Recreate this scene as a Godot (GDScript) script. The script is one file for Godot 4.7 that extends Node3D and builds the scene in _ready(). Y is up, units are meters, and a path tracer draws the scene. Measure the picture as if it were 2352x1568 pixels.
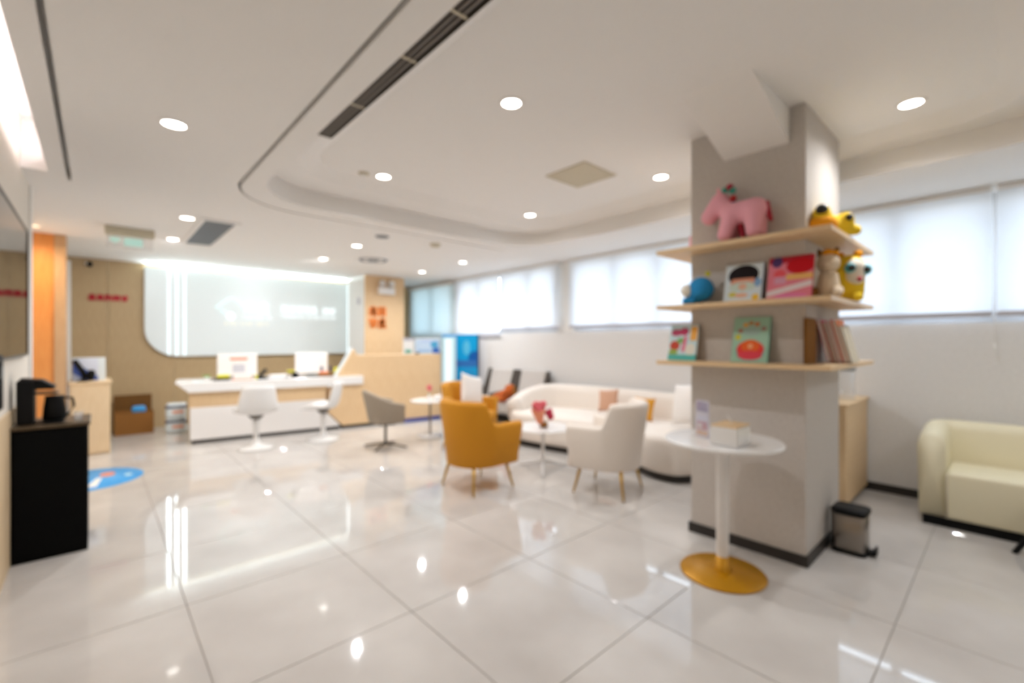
extends Node3D
# Waiting lounge of a clinic: reception desk, column with wooden shelves, sofas and armchairs.

var M := {}
var used := {}
var rng := RandomNumberGenerator.new()

# ---------------------------------------------------------------- materials
func mat(key: String, c: Color, rough := 0.6, o := {}) -> StandardMaterial3D:
	var m := StandardMaterial3D.new()
	m.resource_name = key
	m.albedo_color = c
	m.roughness = rough
	for k in o: m.set(k, o[k])
	M[key] = m
	return m

func c8(r: int, g: int, b: int) -> Color:
	return Color(r / 255.0, g / 255.0, b / 255.0)

func noise_tex(seed_: int, freq: float, lo: Color, hi: Color, size := 512, oct := 4) -> NoiseTexture2D:
	var n := FastNoiseLite.new()
	n.seed = seed_
	n.frequency = freq
	n.fractal_octaves = oct
	var t := NoiseTexture2D.new()
	t.width = size
	t.height = size
	t.seamless = true
	t.noise = n
	var g := Gradient.new()
	g.set_color(0, lo)
	g.set_color(1, hi)
	t.color_ramp = g
	return t

func tri(m: StandardMaterial3D, tex: Texture2D, scale: Vector3) -> void:
	m.albedo_texture = tex
	m.uv1_triplanar = true
	m.uv1_world_triplanar = true
	m.uv1_scale = scale

func glow(key: String, c: Color, e: float, body := Color(0.35, 0.36, 0.36)) -> StandardMaterial3D:
	var m := mat(key, body, 0.5)
	m.emission_enabled = true
	m.emission = c
	m.emission_energy_multiplier = e
	return m

func make_materials() -> void:
	var t := mat("tile", Color.WHITE, 0.05, {"metallic_specular": 0.55})
	tri(t, noise_tex(3, 0.006, c8(192, 186, 180), c8(210, 205, 199)), Vector3(0.45, 0.45, 0.45))
	mat("grout", c8(150, 142, 134), 0.8)
	mat("ceiling", c8(242, 239, 235), 0.85)
	var w := mat("wallpaper", Color.WHITE, 0.75)
	tri(w, noise_tex(5, 0.05, c8(224, 222, 219), c8(232, 230, 228), 512, 2), Vector3(1.5, 1.5, 1.5))
	var cw := mat("column_paper", Color.WHITE, 0.7)
	tri(cw, noise_tex(6, 0.05, c8(196, 188, 180), c8(206, 199, 191), 512, 2), Vector3(1.5, 1.5, 1.5))
	mat("cream_wall", c8(232, 224, 212), 0.7)
	mat("white_trim", c8(238, 236, 232), 0.5)
	mat("black_trim", c8(38, 32, 28), 0.45)
	var lw := mat("light_wood", Color.WHITE, 0.45)
	tri(lw, noise_tex(11, 0.02, c8(220, 186, 140), c8(234, 205, 162)), Vector3(0.8, 6.0, 6.0))
	var vw := mat("veneer_vertical", Color.WHITE, 0.45)
	tri(vw, noise_tex(12, 0.02, c8(222, 186, 140), c8(236, 206, 164)), Vector3(5.0, 0.5, 5.0))
	var kw := mat("khaki_wood", Color.WHITE, 0.55)
	tri(kw, noise_tex(13, 0.02, c8(176, 150, 111), c8(191, 166, 127)), Vector3(6.0, 0.4, 6.0))
	var ow := mat("orange_wood", Color.WHITE, 0.5)
	tri(ow, noise_tex(14, 0.02, c8(222, 142, 70), c8(236, 164, 92)), Vector3(6.0, 0.4, 6.0))
	var pw := mat("pale_wood", Color.WHITE, 0.5)
	tri(pw, noise_tex(15, 0.02, c8(216, 188, 148), c8(228, 204, 168)), Vector3(6.0, 0.5, 6.0))
	var tw := mat("tan_wood", Color.WHITE, 0.5)
	tri(tw, noise_tex(16, 0.02, c8(190, 152, 112), c8(204, 168, 128)), Vector3(6.0, 0.4, 6.0))
	mat("panel", c8(234, 242, 243), 0.35)
	mat("gloss_white", c8(240, 238, 235), 0.18)
	mat("satin_white", c8(236, 232, 228), 0.4)
	mat("black", c8(10, 10, 11), 0.5, {"metallic_specular": 0.3})
	mat("matte_black", c8(10, 10, 10), 0.8, {"metallic_specular": 0.2})
	mat("screen_glass", c8(6, 7, 8), 0.03, {"metallic_specular": 0.75})
	mat("bezel", c8(58, 50, 36), 0.35, {"metallic": 0.6})
	mat("brown_top", c8(74, 58, 36), 0.4)
	var yf := mat("mustard", c8(204, 136, 4), 0.72, {"rim_enabled": true, "rim": 0.35, "rim_tint": 0.6})
	yf.heightmap_enabled = false
	mat("ivory_fabric", c8(240, 230, 219), 0.8, {"rim_enabled": true, "rim": 0.25, "rim_tint": 0.5})
	mat("cushion_white", c8(240, 234, 228), 0.8)
	mat("cushion_mustard", c8(214, 150, 40), 0.8)
	mat("cushion_rose", c8(206, 160, 132), 0.8)
	mat("cream_leather", c8(236, 227, 196), 0.5)
	mat("taupe_fabric", c8(160, 147, 130), 0.7)
	mat("pale_grey_fabric", c8(196, 190, 184), 0.75)
	mat("dark_fabric", c8(92, 84, 78), 0.75)
	mat("brass", c8(196, 158, 78), 0.28, {"metallic": 0.9})
	mat("gold", c8(196, 138, 2), 0.35, {"metallic": 0.35})
	mat("steel", c8(148, 140, 132), 0.28, {"metallic": 0.95})
	mat("dark_steel", c8(90, 84, 78), 0.35, {"metallic": 0.8})
	mat("vent_dark", c8(78, 72, 68), 0.7)
	mat("slat_grey", c8(128, 120, 112), 0.6)
	mat("vent_grey", c8(126, 132, 138), 0.6)
	mat("access_beige", c8(206, 196, 172), 0.7)
	mat("blind_bar", c8(196, 194, 200), 0.5)
	var bl := mat("blind", c8(244, 245, 246), 0.9, {"metallic_specular": 0.1})
	bl.backlight_enabled = true
	bl.backlight = Color(0.88, 0.9, 0.92)
	var bs := mat("blind_shut", c8(224, 234, 236), 0.9, {"metallic_specular": 0.1})
	bs.backlight_enabled = true
	bs.backlight = Color(0.78, 0.82, 0.83)
	var gl := mat("glass", Color(0.95, 0.98, 1.0, 0.08), 0.02)
	gl.transparency = BaseMaterial3D.TRANSPARENCY_ALPHA
	var ac := mat("acrylic", Color(0.95, 0.96, 0.97, 0.16), 0.05)
	ac.transparency = BaseMaterial3D.TRANSPARENCY_ALPHA
	mat("outside_stone", c8(190, 192, 194), 0.9)
	mat("pink_plush", c8(242, 172, 184), 0.95, {"rim_enabled": true, "rim": 0.5, "rim_tint": 0.4})
	mat("pink_dark", c8(170, 40, 58), 0.9)
	mat("red", c8(196, 44, 44), 0.8)
	mat("crimson", c8(190, 16, 40), 0.55)
	mat("teal", c8(70, 160, 140), 0.8)
	mat("yellow_plush", c8(246, 208, 44), 0.95)
	mat("amber_plush", c8(240, 158, 10), 0.95)
	mat("blue_plush", c8(38, 138, 196), 0.95)
	mat("tan_plush", c8(226, 206, 178), 0.95)
	mat("brown_plush", c8(132, 86, 30), 0.95)
	mat("rust_plush", c8(184, 90, 32), 0.95)
	mat("white_plush", c8(238, 230, 214), 0.95)
	mat("cyan_felt", c8(110, 196, 206), 0.9)
	mat("eye_black", c8(12, 12, 14), 0.25)
	mat("paper", c8(240, 238, 234), 0.8)
	mat("pages", c8(246, 242, 236), 0.9)
	mat("orange_paint", c8(248, 140, 62), 0.6)
	mat("lime", c8(206, 200, 28), 0.6)
	mat("leaf_green", c8(120, 190, 90), 0.7)
	mat("salmon", c8(224, 140, 104), 0.7)
	mat("grey_plastic", c8(140, 142, 140), 0.5)
	mat("blue_paint", c8(28, 120, 200), 0.5)
	mat("sky_blue", c8(60, 160, 226), 0.45)
	mat("deep_blue", c8(40, 64, 148), 0.6)
	mat("navy", c8(50, 48, 84), 0.6)
	mat("lilac", c8(206, 200, 228), 0.4)
	mat("carton", c8(140, 92, 36), 0.85)
	mat("carton_inside", c8(112, 74, 26), 0.9)
	mat("bag_pale", c8(214, 222, 224), 0.5)
	mat("rose_paper", c8(214, 96, 104), 0.7)
	mat("rose_dark", c8(180, 40, 66), 0.7)
	mat("pale_cyan", c8(190, 226, 236), 0.4)
	glow("downlight_glow", Color(1.0, 0.985, 0.96), 7.0)
	glow("warm_glow", Color(1.0, 0.9, 0.75), 2.0)
	glow("led_soft", Color(0.96, 0.99, 1.0), 0.8)
	glow("led_white", Color(0.93, 0.985, 1.0), 1.15)
	glow("led_cove", Color(0.98, 0.95, 0.97), 1.6)
	glow("sign_white", Color(0.97, 1.0, 1.0), 0.98)
	glow("sign_teal", Color(0.88, 1.0, 0.99), 1.0)
	glow("sign_cream", Color(1.0, 0.985, 0.92), 0.9)
	glow("exit_green", Color(0.78, 0.95, 0.88), 0.55)
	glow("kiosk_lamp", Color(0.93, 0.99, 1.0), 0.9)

# ---------------------------------------------------------------- meshes
func quad(st: SurfaceTool, a: Vector3, b: Vector3, c: Vector3, d: Vector3) -> void:
	for p in [a, b, c, a, c, d]: st.add_vertex(p)

func done(st: SurfaceTool) -> ArrayMesh:
	st.generate_normals()
	return st.commit()

func begin(smooth := 0) -> SurfaceTool:
	var st := SurfaceTool.new()
	st.begin(Mesh.PRIMITIVE_TRIANGLES)
	st.set_smooth_group(-1 if smooth == -1 else smooth)
	return st

func add_box(st: SurfaceTool, at: Vector3, size: Vector3, bev := 0.004, basis := Basis()) -> void:
	# chamfered box round a centre
	var h := size * 0.5
	var b: float = minf(bev, minf(h.x, minf(h.y, h.z)) * 0.9)
	st.set_smooth_group(-1)
	var P := func(sx, sy, sz, ax): # corner point lying on the face across axis ax
		var v := Vector3(sx * (h.x - b), sy * (h.y - b), sz * (h.z - b))
		v[ax] = [sx, sy, sz][ax] * h[ax]
		return at + basis * v
	for ax in 3:
		var u := (ax + 1) % 3
		var w := (ax + 2) % 3
		for s in [-1, 1]:
			var q := []
			for k in [[-1, -1], [-1, 1], [1, 1], [1, -1]]:
				var g := [0, 0, 0]
				g[ax] = s
				g[u] = k[0]
				g[w] = k[1]
				q.append(P.call(g[0], g[1], g[2], ax))
			if s < 0: q.reverse()
			quad(st, q[0], q[1], q[2], q[3])
	if b <= 0.0: return
	for ax in 3: # edges along ax
		var u := (ax + 1) % 3
		var w := (ax + 2) % 3
		for su in [-1, 1]:
			for sw in [-1, 1]:
				var g0 := [0, 0, 0]
				g0[u] = su
				g0[w] = sw
				var g1 := g0.duplicate()
				g0[ax] = -1
				g1[ax] = 1
				var q := [P.call(g0[0], g0[1], g0[2], u), P.call(g0[0], g0[1], g0[2], w), P.call(g1[0], g1[1], g1[2], w), P.call(g1[0], g1[1], g1[2], u)]
				if su * sw < 0: q.reverse()
				quad(st, q[0], q[1], q[2], q[3])
	for sx in [-1, 1]:
		for sy in [-1, 1]:
			for sz in [-1, 1]:
				var t := [P.call(sx, sy, sz, 0), P.call(sx, sy, sz, 1), P.call(sx, sy, sz, 2)]
				if sx * sy * sz > 0: t.reverse()
				for p in t: st.add_vertex(p)

func box(size: Vector3, bev := 0.004, at := Vector3.ZERO) -> ArrayMesh:
	var st := begin(-1)
	add_box(st, at, size, bev)
	return done(st)

func boxes(list: Array, bev := 0.003) -> ArrayMesh: # [[x0,y0,z0,x1,y1,z1], ...] as one solid piece
	var st := begin(-1)
	for r in list:
		var a := Vector3(r[0], r[1], r[2])
		var b := Vector3(r[3], r[4], r[5])
		add_box(st, (a + b) * 0.5, (b - a).abs(), bev)
	return done(st)

func add_loft(st: SurfaceTool, rings: Array, caps := true, closed := true, smooth := 0) -> void:
	st.set_smooth_group(smooth)
	for i in rings.size() - 1:
		var A: Array = rings[i]
		var B: Array = rings[i + 1]
		var n := A.size()
		for k in (n if closed else n - 1):
			var k2 := (k + 1) % n
			quad(st, A[k], A[k2], B[k2], B[k])
	if caps:
		for e in 2:
			var R: Array = rings[0] if e == 0 else rings[rings.size() - 1]
			var c := Vector3.ZERO
			for p in R: c += p
			c /= R.size()
			for k in R.size():
				var k2 := (k + 1) % R.size()
				var t := [c, R[k2], R[k]] if e == 0 else [c, R[k], R[k2]]
				for p in t: st.add_vertex(p)

func loft(rings: Array, caps := true, closed := true) -> ArrayMesh:
	var st := begin()
	add_loft(st, rings, caps, closed)
	return done(st)

func lathe(prof: Array, seg := 32, at := Vector3.ZERO) -> ArrayMesh: # [[r, y], ...]
	var rings := []
	for p in prof:
		var r := []
		for k in seg:
			var a := TAU * k / seg
			r.append(at + Vector3(cos(a) * p[0], p[1], sin(a) * p[0]))
		rings.append(r)
	return loft(rings)

func tube_rings(path: Array, rad: Array, seg := 10) -> Array:
	var rings := []
	for i in path.size():
		var d: Vector3 = (path[mini(i + 1, path.size() - 1)] - path[maxi(i - 1, 0)]).normalized()
		var u := d.cross(Vector3.UP if absf(d.y) < 0.9 else Vector3.RIGHT).normalized()
		var v := d.cross(u)
		var r := []
		for k in seg:
			var a := TAU * k / seg
			r.append(path[i] + (u * cos(a) + v * sin(a)) * rad[i])
		rings.append(r)
	return rings

func tube(path: Array, r0: float, r1 := -1.0, seg := 10) -> ArrayMesh:
	var rad := []
	for i in path.size(): rad.append(lerpf(r0, r0 if r1 < 0 else r1, float(i) / maxi(1, path.size() - 1)))
	return loft(tube_rings(path, rad, seg))

func inset(poly: Array, d: float) -> Array: # Vector2 outline moved inwards
	var o := []
	var n := poly.size()
	var area := 0.0
	for i in n:
		area += poly[i].cross(poly[(i + 1) % n])
	var s := signf(area)
	for i in n:
		var a: Vector2 = (poly[i] - poly[(i - 1 + n) % n]).normalized()
		var b: Vector2 = (poly[(i + 1) % n] - poly[i]).normalized()
		var na := Vector2(-a.y, a.x) * s
		var nb := Vector2(-b.y, b.x) * s
		var m := (na + nb)
		m = m / maxf(0.5, m.dot(na)) if m.length() > 0.01 else na
		o.append(poly[i] + m * d)
	return o

func pad(poly: Array, y0: float, y1: float, r: float, steps := 4) -> ArrayMesh: # flat piece with rounded rims, outline in x,z
	var rings := []
	var turn_ := 0.0
	for i in poly.size(): turn_ += poly[i].cross(poly[(i + 1) % poly.size()])
	if turn_ < 0.0:
		poly = poly.duplicate()
		poly.reverse()
	for e in 2:
		for k in steps + 1:
			var a := PI * 0.5 * k / steps
			var off := r * (1.0 - sin(a)) if e == 0 else r * (1.0 - cos(a))
			var y := y0 + r * (1.0 - cos(a)) if e == 0 else y1 - r * (1.0 - sin(a))
			var ring := []
			for p in inset(poly, off): ring.append(Vector3(p.x, y, p.y))
			rings.append(ring)
	return poly_loft(rings, poly)

func poly_loft(rings: Array, outline: Array) -> ArrayMesh: # loft with triangulated caps
	var st := begin()
	add_loft(st, rings, false)
	for e in 2:
		var R: Array = rings[0] if e == 0 else rings[rings.size() - 1]
		var ix := Geometry2D.triangulate_polygon(PackedVector2Array(outline))
		st.set_smooth_group(2 + e)
		for k in range(0, ix.size(), 3):
			var a: Vector3 = R[ix[k]]
			var b: Vector3 = R[ix[k + 1]]
			var c: Vector3 = R[ix[k + 2]]
			var up := (a - c).cross(a - b).y > 0.0
			for v in ([a, b, c] if up == (e == 1) else [a, c, b]): st.add_vertex(v)
	return done(st)

func slab(poly: Array, z0: float, z1: float, bev := 0.004) -> ArrayMesh: # outline in x,y, thickness along z
	var st := begin(-1)
	var inn := inset(poly, bev)
	var rings := []
	for q in [[inn, z0], [poly, z0 + bev], [poly, z1 - bev], [inn, z1]]:
		var r := []
		for p in q[0]: r.append(Vector3(p.x, p.y, q[1]))
		rings.append(r)
	add_loft(st, rings, false, true, -1)
	for e in 2:
		var R: Array = rings[0] if e == 0 else rings[3]
		var ix := Geometry2D.triangulate_polygon(PackedVector2Array(inn))
		for k in range(0, ix.size(), 3):
			for j in 3: st.add_vertex(R[ix[k + (j if e == 0 else 2 - j)]])
	return done(st)

func arc(c: Vector2, r: float, a0: float, a1: float, n := 8) -> Array:
	var o := []
	for k in n + 1:
		var a := deg_to_rad(lerpf(a0, a1, float(k) / n))
		o.append(c + Vector2(cos(a), sin(a)) * r)
	return o

func rrect(x0: float, y0: float, x1: float, y1: float, r: float, n := 6) -> Array:
	return arc(Vector2(x1 - r, y0 + r), r, -90, 0, n) + arc(Vector2(x1 - r, y1 - r), r, 0, 90, n) + arc(Vector2(x0 + r, y1 - r), r, 90, 180, n) + arc(Vector2(x0 + r, y0 + r), r, 180, 270, n)

func ellipse(cx: float, cz: float, rx: float, rz: float, n := 40) -> Array:
	var o := []
	for k in n: o.append(Vector2(cx + cos(TAU * k / n) * rx, cz + sin(TAU * k / n) * rz))
	return o

func shell(path: Array, hs: Array, y0: float, th: float, flare: float) -> ArrayMesh: # upholstered wall along a line in x,z
	var rings := []
	var r := th * 0.5
	for i in path.size():
		var d: Vector2 = (path[mini(i + 1, path.size() - 1)] - path[maxi(i - 1, 0)]).normalized()
		var n := Vector2(d.y, -d.x) # outwards when the line runs so
		var h: float = hs[i]
		var sec := [[-0.012, y0], [0.0, y0 + 0.02], [flare * 0.5, (y0 + h) * 0.5]]
		for k in 7:
			var a := PI * k / 6.0
			sec.append([flare - r + r * cos(a), h - r + r * sin(a)])
		sec += [[flare * 0.5 - th, (y0 + h) * 0.5], [-th, y0 + 0.02], [-th + 0.012, y0]]
		var ring := []
		for s in sec: ring.append(Vector3(path[i].x + n.x * s[0], s[1], path[i].y + n.y * s[0]))
		rings.append(ring)
	return loft(rings)

func pillow(w: float, h: float, t: float) -> ArrayMesh: # square cushion standing in x,y
	var st := begin()
	var n := 14
	for side in [-1, 1]:
		for i in n:
			for j in n:
				var q := []
				for k in [[0, 0], [1, 0], [1, 1], [0, 1]]:
					var u: float = (i + k[0]) / float(n) * 2.0 - 1.0
					var v: float = (j + k[1]) / float(n) * 2.0 - 1.0
					var f := pow(maxf(0.0, (1.0 - u * u) * (1.0 - v * v)), 0.42)
					var pinch := 1.0 - 0.09 * (1.0 - u * u) * v * v
					var pin2 := 1.0 - 0.09 * (1.0 - v * v) * u * u
					q.append(Vector3(u * w * 0.5 * pin2, v * h * 0.5 * pinch, side * t * 0.5 * f))
				if side > 0: q.reverse()
				quad(st, q[0], q[1], q[2], q[3])
	return done(st)

func sheet(grid: Array, t: float) -> ArrayMesh: # bent plate: rows of Vector3, thickness t
	var R := grid.size()
	var C: int = grid[0].size()
	var st := begin()
	var back := []
	for i in R:
		var row := []
		for j in C:
			var du: Vector3 = grid[mini(i + 1, R - 1)][j] - grid[maxi(i - 1, 0)][j]
			var dv: Vector3 = grid[i][mini(j + 1, C - 1)] - grid[i][maxi(j - 1, 0)]
			row.append(grid[i][j] + du.cross(dv).normalized() * t)
		back.append(row)
	for i in R - 1:
		for j in C - 1:
			quad(st, grid[i][j], grid[i][j + 1], grid[i + 1][j + 1], grid[i + 1][j])
			quad(st, back[i][j], back[i + 1][j], back[i + 1][j + 1], back[i][j + 1])
	for i in R - 1:
		quad(st, grid[i][0], grid[i + 1][0], back[i + 1][0], back[i][0])
		quad(st, grid[i][C - 1], back[i][C - 1], back[i + 1][C - 1], grid[i + 1][C - 1])
	for j in C - 1:
		quad(st, grid[0][j], back[0][j], back[0][j + 1], grid[0][j + 1])
		quad(st, grid[R - 1][j], grid[R - 1][j + 1], back[R - 1][j + 1], back[R - 1][j])
	return done(st)

func blob(prims: Array, cell: float, k: float) -> ArrayMesh: # soft body: capsules [a, b, ra, rb] joined smoothly, meshed as surface nets
	var lo := Vector3.INF
	var hi := -Vector3.INF
	for p in prims:
		var m: float = maxf(p[2], p[3]) + k + cell
		for e in 2:
			lo = lo.min(p[e] - Vector3.ONE * m)
			hi = hi.max(p[e] + Vector3.ONE * m)
	var n := Vector3i(((hi - lo) / cell).ceil()) + Vector3i.ONE
	var f := PackedFloat32Array()
	f.resize(n.x * n.y * n.z)
	for z in n.z:
		for y in n.y:
			for x in n.x:
				var q := lo + Vector3(x, y, z) * cell
				var d := 1e3
				for p in prims:
					var ab: Vector3 = p[1] - p[0]
					var l := ab.length_squared()
					var t := clampf((q - p[0]).dot(ab) / l, 0, 1) if l > 1e-9 else 0.0
					var dd: float = q.distance_to(p[0] + ab * t) - lerpf(p[2], p[3], t)
					var h := clampf(0.5 + 0.5 * (d - dd) / k, 0, 1)
					d = lerpf(d, dd, h) - k * h * (1.0 - h)
				f[(z * n.y + y) * n.x + x] = d
	var at := {}
	var off := [Vector3i(0, 0, 0), Vector3i(1, 0, 0), Vector3i(0, 1, 0), Vector3i(1, 1, 0), Vector3i(0, 0, 1), Vector3i(1, 0, 1), Vector3i(0, 1, 1), Vector3i(1, 1, 1)]
	var edges := [[0, 1], [2, 3], [4, 5], [6, 7], [0, 2], [1, 3], [4, 6], [5, 7], [0, 4], [1, 5], [2, 6], [3, 7]]
	for z in n.z - 1:
		for y in n.y - 1:
			for x in n.x - 1:
				var v := []
				var neg := 0
				for o in off:
					var val := f[((z + o.z) * n.y + y + o.y) * n.x + x + o.x]
					v.append(val)
					if val < 0: neg += 1
				if neg == 0 or neg == 8: continue
				var s := Vector3.ZERO
				var c := 0
				for e in edges:
					if (v[e[0]] < 0) != (v[e[1]] < 0):
						s += Vector3(off[e[0]]).lerp(Vector3(off[e[1]]), v[e[0]] / (v[e[0]] - v[e[1]]))
						c += 1
				at[Vector3i(x, y, z)] = lo + (Vector3(x, y, z) + s / c) * cell
	var st := begin()
	for key in at:
		var x: int = key.x
		var y: int = key.y
		var z: int = key.z
		var i := (z * n.y + y) * n.x + x
		for ax in 3:
			var j: int = i + [1, n.x, n.x * n.y][ax]
			if (f[i] < 0) == (f[j] < 0): continue
			var u := Vector3i.ZERO
			var w := Vector3i.ZERO
			u[(ax + 1) % 3] = 1
			w[(ax + 2) % 3] = 1
			var q := [key, key - u, key - u - w, key - w]
			if not q.all(func(e): return at.has(e)): continue
			if f[i] < 0: q.reverse()
			quad(st, at[q[0]], at[q[1]], at[q[2]], at[q[3]])
	return done(st)

func ball(c: Vector3, r: float) -> Array:
	return [c, c, r, r]

func print_quad(w: float, h: float) -> ArrayMesh: # thin printed sheet, front +z, with its own u,v
	var st := begin(-1)
	var p := [Vector3(-w / 2, -h / 2, 0), Vector3(-w / 2, h / 2, 0), Vector3(w / 2, h / 2, 0), Vector3(w / 2, -h / 2, 0)]
	var uv := [Vector2(0, 1), Vector2(0, 0), Vector2(1, 0), Vector2(1, 1)]
	for k in [0, 1, 2, 0, 2, 3]:
		st.set_uv(uv[k])
		st.add_vertex(p[k])
	return done(st)

# ---------------------------------------------------------------- printed pictures
func canvas(w: int, h: int, c: Color) -> Image:
	var im := Image.create(w, h, false, Image.FORMAT_RGBA8)
	im.fill(c)
	return im

func dot(im: Image, cx: float, cy: float, rx: float, ry: float, c: Color) -> void:
	for y in range(maxi(0, int(cy - ry)), mini(im.get_height(), int(cy + ry) + 1)):
		for x in range(maxi(0, int(cx - rx)), mini(im.get_width(), int(cx + rx) + 1)):
			if pow((x - cx) / rx, 2) + pow((y - cy) / ry, 2) <= 1.0: im.set_pixel(x, y, c)

func bar(im: Image, x: int, y: int, w: int, h: int, c: Color) -> void:
	im.fill_rect(Rect2i(x, y, w, h), c)

func band(im: Image, x0: float, y0: float, x1: float, y1: float, w: float, c: Color) -> void: # thick line
	var a := Vector2(x0, y0)
	var b := Vector2(x1, y1)
	for y in im.get_height():
		for x in im.get_width():
			var p := Vector2(x, y)
			if p.distance_to(Geometry2D.get_closest_point_to_segment(p, a, b)) < w: im.set_pixel(x, y, c)

func printed(key: String, im: Image, rough := 0.65) -> StandardMaterial3D:
	var m := mat(key, Color.WHITE, rough, {"metallic_specular": 0.3})
	m.albedo_texture = ImageTexture.create_from_image(im)
	m.texture_repeat = false
	return m

# ---------------------------------------------------------------- scene objects
func numbered(called: String) -> String:
	var n: int = used.get(called, 0)
	used[called] = n + 1
	return called if n == 0 else "%s_%03d" % [called, n]

func tag(o: Node3D, label: String, category: String, group := "") -> Node3D:
	o.set_meta("label", label)
	o.set_meta("category", category)
	if group: o.set_meta("group", group)
	return o

func thing(called: String, label: String, category: String, at := Vector3.ZERO, turn := 0.0, group := "") -> Node3D:
	var o := Node3D.new()
	o.name = numbered(called)
	add_child(o)
	o.position = at
	o.rotation_degrees.y = turn
	return tag(o, label, category, group)

func part(parent: Node3D, called: String, m: Mesh, mt: String, at := Vector3.ZERO, rot := Vector3.ZERO) -> MeshInstance3D:
	var o := MeshInstance3D.new()
	o.name = called
	o.mesh = m
	o.material_override = null
	for s in m.get_surface_count(): o.set_surface_override_material(s, M[mt])
	parent.add_child(o, true)
	o.position = at
	o.rotation_degrees = rot
	return o

func solo(called: String, label: String, category: String, m: Mesh, mt: String, at := Vector3.ZERO, rot := Vector3.ZERO, group := "") -> MeshInstance3D:
	var o := part(self, numbered(called), m, mt, at, rot)
	tag(o, label, category, group)
	return o

func struct(called: String, at := Vector3.ZERO) -> Node3D:
	var o := Node3D.new()
	o.name = called
	add_child(o)
	o.position = at
	o.set_meta("kind", "structure")
	return o

func spot(parent: Node3D, at: Vector3, energy: float, angle := 80.0, size := 0.028, c := Color(0.985, 0.99, 1.0)) -> SpotLight3D:
	var l := SpotLight3D.new()
	l.name = "beam"
	parent.add_child(l, true)
	l.position = at
	l.rotation_degrees.x = -90
	l.light_energy = energy
	l.spot_angle = angle
	l.spot_angle_attenuation = 1.0
	l.spot_range = 20
	l.spot_attenuation = 2
	l.light_size = size
	l.light_color = c
	l.shadow_enabled = true
	return l

func area(parent: Node3D, at: Vector3, rot: Vector3, sx: float, sy: float, energy: float, c := Color.WHITE) -> void:
	var l := AreaLight3D.new()
	l.name = "glow_light"
	parent.add_child(l, true)
	l.position = at
	l.rotation_degrees = rot
	l.area_size = Vector2(sx, sy)
	l.light_energy = energy
	l.area_range = 20
	l.area_attenuation = 2
	l.light_color = c
	l.shadow_enabled = true

func _ready() -> void:
	rng.seed = 7
	# ---- camera, sky, exposure
	var cam := Camera3D.new()
	cam.name = "camera"
	add_child(cam)
	cam.position = Vector3(0, 1.31, 0)
	cam.rotation_degrees.y = -42.4
	var at := CameraAttributesPhysical.new()
	at.frustum_focal_length = 15.995 # 2 * atan(784 / 1045) upright
	at.frustum_near = 0.05
	at.frustum_far = 200.0
	at.frustum_focus_distance = 0.3
	at.exposure_aperture = 4.4
	cam.attributes = at
	cam.current = true
	var we := WorldEnvironment.new()
	we.name = "world_environment"
	var env := Environment.new()
	env.background_mode = Environment.BG_SKY
	var sky := Sky.new()
	var sm := ProceduralSkyMaterial.new()
	sm.sky_top_color = Color(0.86, 0.93, 1.0)
	sm.sky_horizon_color = Color(0.97, 0.98, 1.0)
	sm.ground_horizon_color = Color(0.9, 0.9, 0.9)
	sm.ground_bottom_color = Color(0.75, 0.75, 0.74)
	sm.sky_energy_multiplier = 2.5
	sm.ground_energy_multiplier = 2.0
	sky.sky_material = sm
	env.sky = sky
	env.tonemap_mode = Environment.TONE_MAPPER_LINEAR
	env.tonemap_exposure = 1.17
	env.sdfgi_enabled = true
	env.ssao_enabled = true
	env.ssil_enabled = true
	we.environment = env
	add_child(we)

	make_materials()
	build_shell()
	build_windows()
	build_ceiling_fittings()
	build_reception()
	build_column()
	build_left_side()
	build_lounge()
	build_right_side()

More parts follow.
